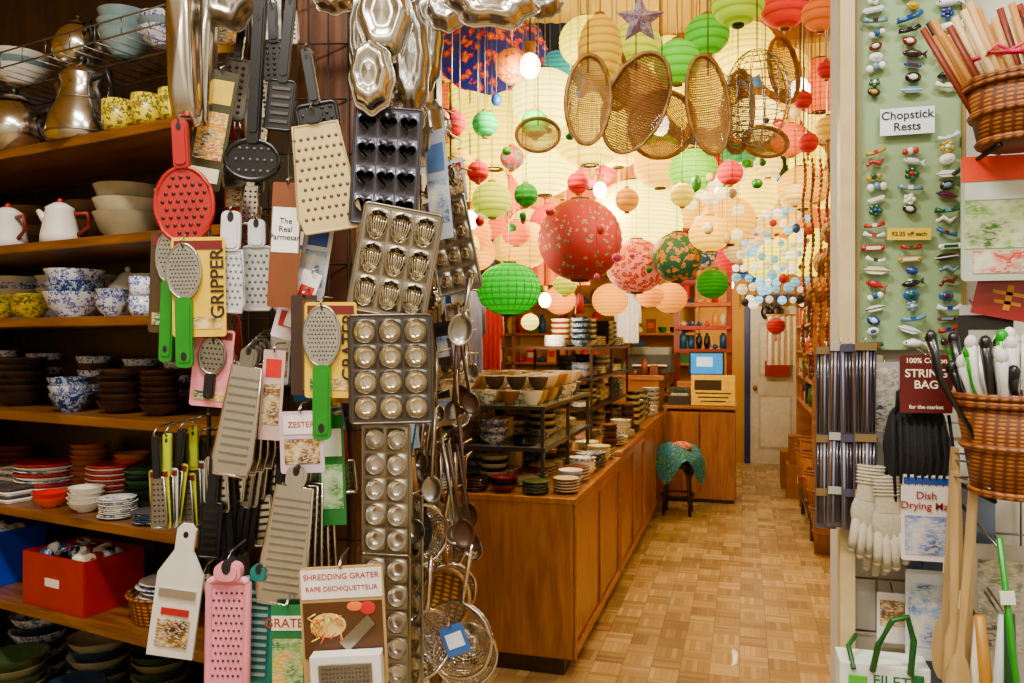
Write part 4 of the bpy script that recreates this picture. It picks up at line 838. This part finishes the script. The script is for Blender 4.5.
for s_ in(-1,1): b.tube([(s_*.035,-.01,.07),(s_*.03,-.0,.11),(0,.0,.14)],.005,bagm)
b.obj('cotton_string_bag',M)
def glove(u,v,roll,Y):
    M,d=rface(u,v,Y,roll); M=M@SC(.86,.86,.86); b=B(); gm=M_('#b8b2a0',.9,bump=.3,scale=150)
    b.sph((0,0,-.005),.034,gm,None,1,.35,1.35,16); b.lathe([(.026,.095),(.027,.09),(.024,.05),(.027,.02)],gm,SC(1,.4,1),18)
    for i,(x,l) in enumerate(((-.022,.05),(-.0075,.062),(.0075,.058),(.022,.045))): b.tube([(x*.9,0,-.02),(x*1.1,-.004,-.035-l*.6),(x*1.2,0,-.035-l)],[.0105,.0095,.0075],gm,None,8); b.sph((x*1.2,0,-.035-l),.0078,gm,None,1,1,1,8)
    b.tube([(.022,0,.015),(.042,-.003,-.015),(.047,0,-.042)],[.012,.0105,.008],gm,None,8); b.sph((.047,0,-.042),.0085,gm,None,1,1,1,8)
    for k in range(6): b.tube([(.027*math.cos(a),.011*math.sin(a),.092-k*.007) for a in [2*PI*q/14 for q in range(14)]],.0016,gm,None,4,True)
    b.obj('cotton_glove',M)
glove(868,510,4,1.555); glove(889,522,-3,1.54); glove(880,528,0,1.59)
def rcard(name,u,v,Y,w,h,bc,blocks=(),texts=(),roll=0):
    M,d=rface(u,v,Y,roll); w,h=S(w,d),S(h,d); b=B(); b.ext(rrect(w,h,min(w,h)*.06,3),.003,M_(bc,.3,coat=.5))
    for (x,z_,bw_,bh,c) in blocks: b.box((x*w,-.0022,z_*h),(bw_*w,.0012,bh*h),prnt(*c) if isinstance(c,tuple) else M_(c,.35))
    b.tube([(0,0,h/2),(0,.03,h/2+.01)],.0018,WIRE); o=b.obj(name,M)
    for (tx,sz,x,z_,c) in texts: text(o,tx,sz*h,(x*w,-.0032,z_*h),M_(c,.5))
rcard('dish_drying_mat',950,590,1.6,80,215,'#70809a',[(0,-.1,.9,.75,'#66748c')])
rcard('dish_drying_mat_package',926,518,1.53,46,86,'#dcd8d2',[(0,-.2,.85,.45,('#3a4a7a','#8a9ac0','#c8c8d0',60)),(0,.43,.9,.08,'#2a4a8a')],[("Dish\nDrying Mat",.12,0,.2,'#901020')])
rcard('patterned_cloth_package',885,400,1.6,28,76,'#a8a4a0',[(0,0,.85,.85,('#5a6488','#b8b4a8','#2a3050',60))]); rcard('patterned_cloth_package',872,380,1.61,20,50,'#988870',[(0,0,.8,.7,PK)])
def wfork(u,v,roll,k):
    M,d=rface(u,v,1.5-.012*k,roll); M=M@RY(180); b=B(); bm_=wood('#a08250','#c8ac7c',(8,8,1))
    if k%2: ol=[(-.006,-.2),(.006,-.2),(.006,.05),(.014,.08),(.017,.17),(.014,.2),(.010,.2),(.008,.12),(.004,.12),(.003,.205),(-.003,.205),(-.004,.12),(-.008,.12),(-.010,.2),(-.014,.2),(-.017,.17),(-.014,.08),(-.006,.05)]
    else: ol=[(-.006,-.2),(.006,-.2),(.005,.06)]+[(.018*math.cos(a),.14+.055*math.sin(a)) for a in [-1.2+(PI+2.4)*q/14 for q in range(15)]]+[(-.005,.06)]
    b.ext(ol,.007,bm_); b.box((0,.005,.0),(.012,.001,.03),WHITE); b.tube([(0,0,-.19),(0,-.09,-.2)],.0018,WIRE); b.obj('wooden_spoon' if k%2==0 else 'wooden_fork',M)
for k,(u,r_) in enumerate(((948,3),(960,-2),(970,2),(954,0),(964,4))): wfork(u,565+9*k,r_,k)
def sticks(b,r,h):
    for i in range(34):
        a=U(0,2*PI); q=r*.75*math.sqrt(R()); x,y=q*math.cos(a),q*math.sin(a); c=random.choice(['#c8a878','#b88a54','#7a3a1a','#d4c098','#4a2010'])
        b.tube([(x*.8,y*.8,.02),(x*1.2-.07,y*1.2,h*2.0+U(-.02,.02))],.0055,M_(c,.5),None,8)
    b.tube([(-.03+r*.62*math.cos(a),r*.62*math.sin(a),h*1.35) for a in [2*PI*k/16 for k in range(16)]],.004,M_('#c82860'),None,5,True)
    for s_ in(-1,1): b.tube([(-.03,-r*.7,h*1.35),(-.03+s_*.02,-r*.8,h*1.45),(-.03+s_*.035,-r*.8,h*1.3),(-.03,-r*.72,h*1.34)],.003,M_('#d83870'))
def handles(b,r,h):
    for i in range(44):
        a=U(0,2*PI); q=r*.85*math.sqrt(R()); x,y=q*math.cos(a),q*math.sin(a); c=random.choice(['#e0e0dc','#d8d8d4','#141416','#2f9a1a','#dcdcd8','#1c1c20'])
        t=U(.25,.62)*h; ex,ey=x*1.3-U(-.01,.05),y*1.3
        b.tube([(x*.7,y*.7,.05),(ex*.9,ey*.9,h+t*.3),(ex,ey,h+t)],[.005,.0055,.009],M_(c,.3,coat=.3),None,8); b.sph((ex,ey,h+t),.0095,M_(c,.3),None,1,1,1.3,8)
p,d=PY(1020,146,1.44); basket('stick_basket',tuple(p),.08,.10,'#6a4018','#a8743a',sticks); sb=p
p,d=PY(1020,495,1.42); basket('utensil_basket',tuple(p),.092,.155,'#6a4018','#a8743a',handles); ub=p
b=B()
for q,l in((sb,.055),(ub,.065)):
    for s_ in(-1,1): b.tube([(q.x+s_*l,YB,q.z-.005),(q.x+s_*l*.7,q.y-.04,q.z-.005)],.004,DKWIRE)
b.obj('basket_brackets')
rcard('bagged_sweets_package',1000,218,1.5,70,125,'#b8c0b0',[(0,.4,1,.2,'#e06010'),(0,.22,.9,.14,'#dce4dc'),(0,-.05,.9,.38,('#6aa040','#c8d8b0','#4a7a30',60)),(.05,-.35,.8,.18,('#b0b8a0','#c03020','#d8e0c8',60))])
rcard('red_lucky_charm',1008,298,1.53,60,42,'#8a1410',[(0,0,.1,.6,'#c89030'),(0,.1,.5,.08,'#c89030'),(0,-.12,.4,.08,'#c89030')],roll=12)
rcard('white_packet',974,345,1.58,26,80,'#d8d4d0',[(0,0,.8,.6,('#98a488','#e0dcd0','#3a3a38',70))]); rcard('black_packet',985,345,1.57,50,60,'#181416',[(0,.1,.6,.3,'#c8c8c0')])
rcard('clear_card',1000,620,1.55,50,150,'#b8b4ac',[(0,.1,.8,.6,('#889078','#c0bcb0','#6a6a60',60))])
rcard('kitchen_towel_package',925,615,1.57,36,90,'#c8ccd0',[(0,.0,.85,.7,PB)]); rcard('white_packet',893,618,1.6,30,50,'#d8d4cc',[(0,.1,.8,.5,PK)])
M,d=rface(1008,610,1.38,-6); b=B(); b.tube([(0,0,-.35),(0,0,.11)],.005,M_('#3a8a2a',.3)); b.box((0,-.005,.02),(.02,.004,.02),WHITE); b.tube([(0,0,.09),(0,.24,.12)],.003,WIRE); b.obj('green_pole_brush',M)
for i in range(4):
    M,d=rface(975+i*12,690,1.46-.01*i,U(-6,6)); b=B(); b.tube([(0,0,-.1),(0,0,.12)],[.012,.008],M_(['#d8d0c0','#b08848','#c8c8c8','#1a4a2a'][i],.4),None,8); b.tube([(0,0,.11),(0,.14,.13)],.002,WIRE); b.obj('handled_brush',M)
M,d=rface(885,690,1.5); b=B(); b.box((0,.04,-.04),(S(84,d),.07,.16),M_('#dfe4dc',.5)); b.box((S(-25,d),.002,-.02),(.03,.003,.08),M_('#6ab050')); b.box((S(30,d),.002,-.02),(.02,.003,.1),M_('#1a6a3a'))
b.tube([(-.02,0,.03),(-.012,-.01,.08),(.01,-.01,.125),(.035,0,.13),(.045,0,.09),(.04,0,.03)],.006,M_('#0c5a2c',.4)); b.tube([(-.05,0,.03),(-.055,.03,.06),(-.04,.06,.07)],.005,M_('#0c5a2c')); o=b.obj('shopping_bag',M,.003); text(o,"FILET",.026,(.01,-.002,.015),M_('#1a6a3a')); text(o,"SHOPPING BAG",.015,(0,-.002,-.02),M_('#1a6a3a'))
# ================= LIGHTS =================
def added_bulb(u,v,d,e,col=(1,.74,.42),r=.09):  # bulb added to carry a point light for the far room
    p=bulbpos(u,v,d)
    b=B(); b.sph((0,0,0),.045,mat((1,.85,.6),.3,emis=16,name='added_bulb_glass'),None,1,1,1.2,12); b.lathe([(.02,.05),(.022,.1),(.001,.1)],mat('#c0a060',.3,.8)); b.tube([(0,0,.1),(0,0,CZ-p.z)],.004,DKWIRE)
    o=b.obj('added_hanging_bulb',T(p)); l=bpy.data.lights.new('added_bulb_light','POINT'); l.energy=e; l.color=col; l.shadow_soft_size=r
    lo=bpy.data.objects.new('added_bulb_light',l); bpy.context.scene.collection.objects.link(lo); lo.parent=o; lo.location=(0,0,-.14)
for a in ADDED_BULBS: added_bulb(*a)
def added_fixture(x,y,z,e,sx,sy,col,rot=0):  # unseen fixture added to house an area light for the front room
    b=B(); b.box((0,0,.03),(sx,sy,.05),WHITE); b.box((0,0,0),(sx*.9,sy*.8,.02),mat('#fff4e0',.4,emis=3,name='added_diffuser'))
    o=b.obj('added_ceiling_fixture',T((x,y,z))@RZ(rot)); l=bpy.data.lights.new('added_fixture_light','AREA'); l.shape='RECTANGLE'; l.size=sx; l.size_y=sy; l.energy=e; l.color=col
    lo=bpy.data.objects.new('added_fixture_light',l); bpy.context.scene.collection.objects.link(lo); lo.parent=o; lo.location=(0,0,-.03)
added_fixture(-.9,.5,CZ-.08,100,.9,.12,(1,.92,.8)); added_fixture(.8,.2,CZ-.08,62,.9,.12,(1,.97,.92)); added_fixture(-.3,-1.2,CZ-.08,52,1.0,.2,(1,.93,.84))
w=bpy.data.worlds.new('world'); w.use_nodes=True; w.node_tree.nodes['Background'].inputs[0].default_value=(.9,.75,.55,1); w.node_tree.nodes['Background'].inputs[1].default_value=.05; bpy.context.scene.world=w
# ================= CAMERA =================
c=bpy.data.cameras.new('camera'); c.sensor_width=36; c.lens=F*36/1024; c.clip_start=.05
co=bpy.data.objects.new('camera',c); bpy.context.scene.collection.objects.link(co); co.location=(0,0,H); co.rotation_euler=(PI/2,0,TH); bpy.context.scene.camera=co
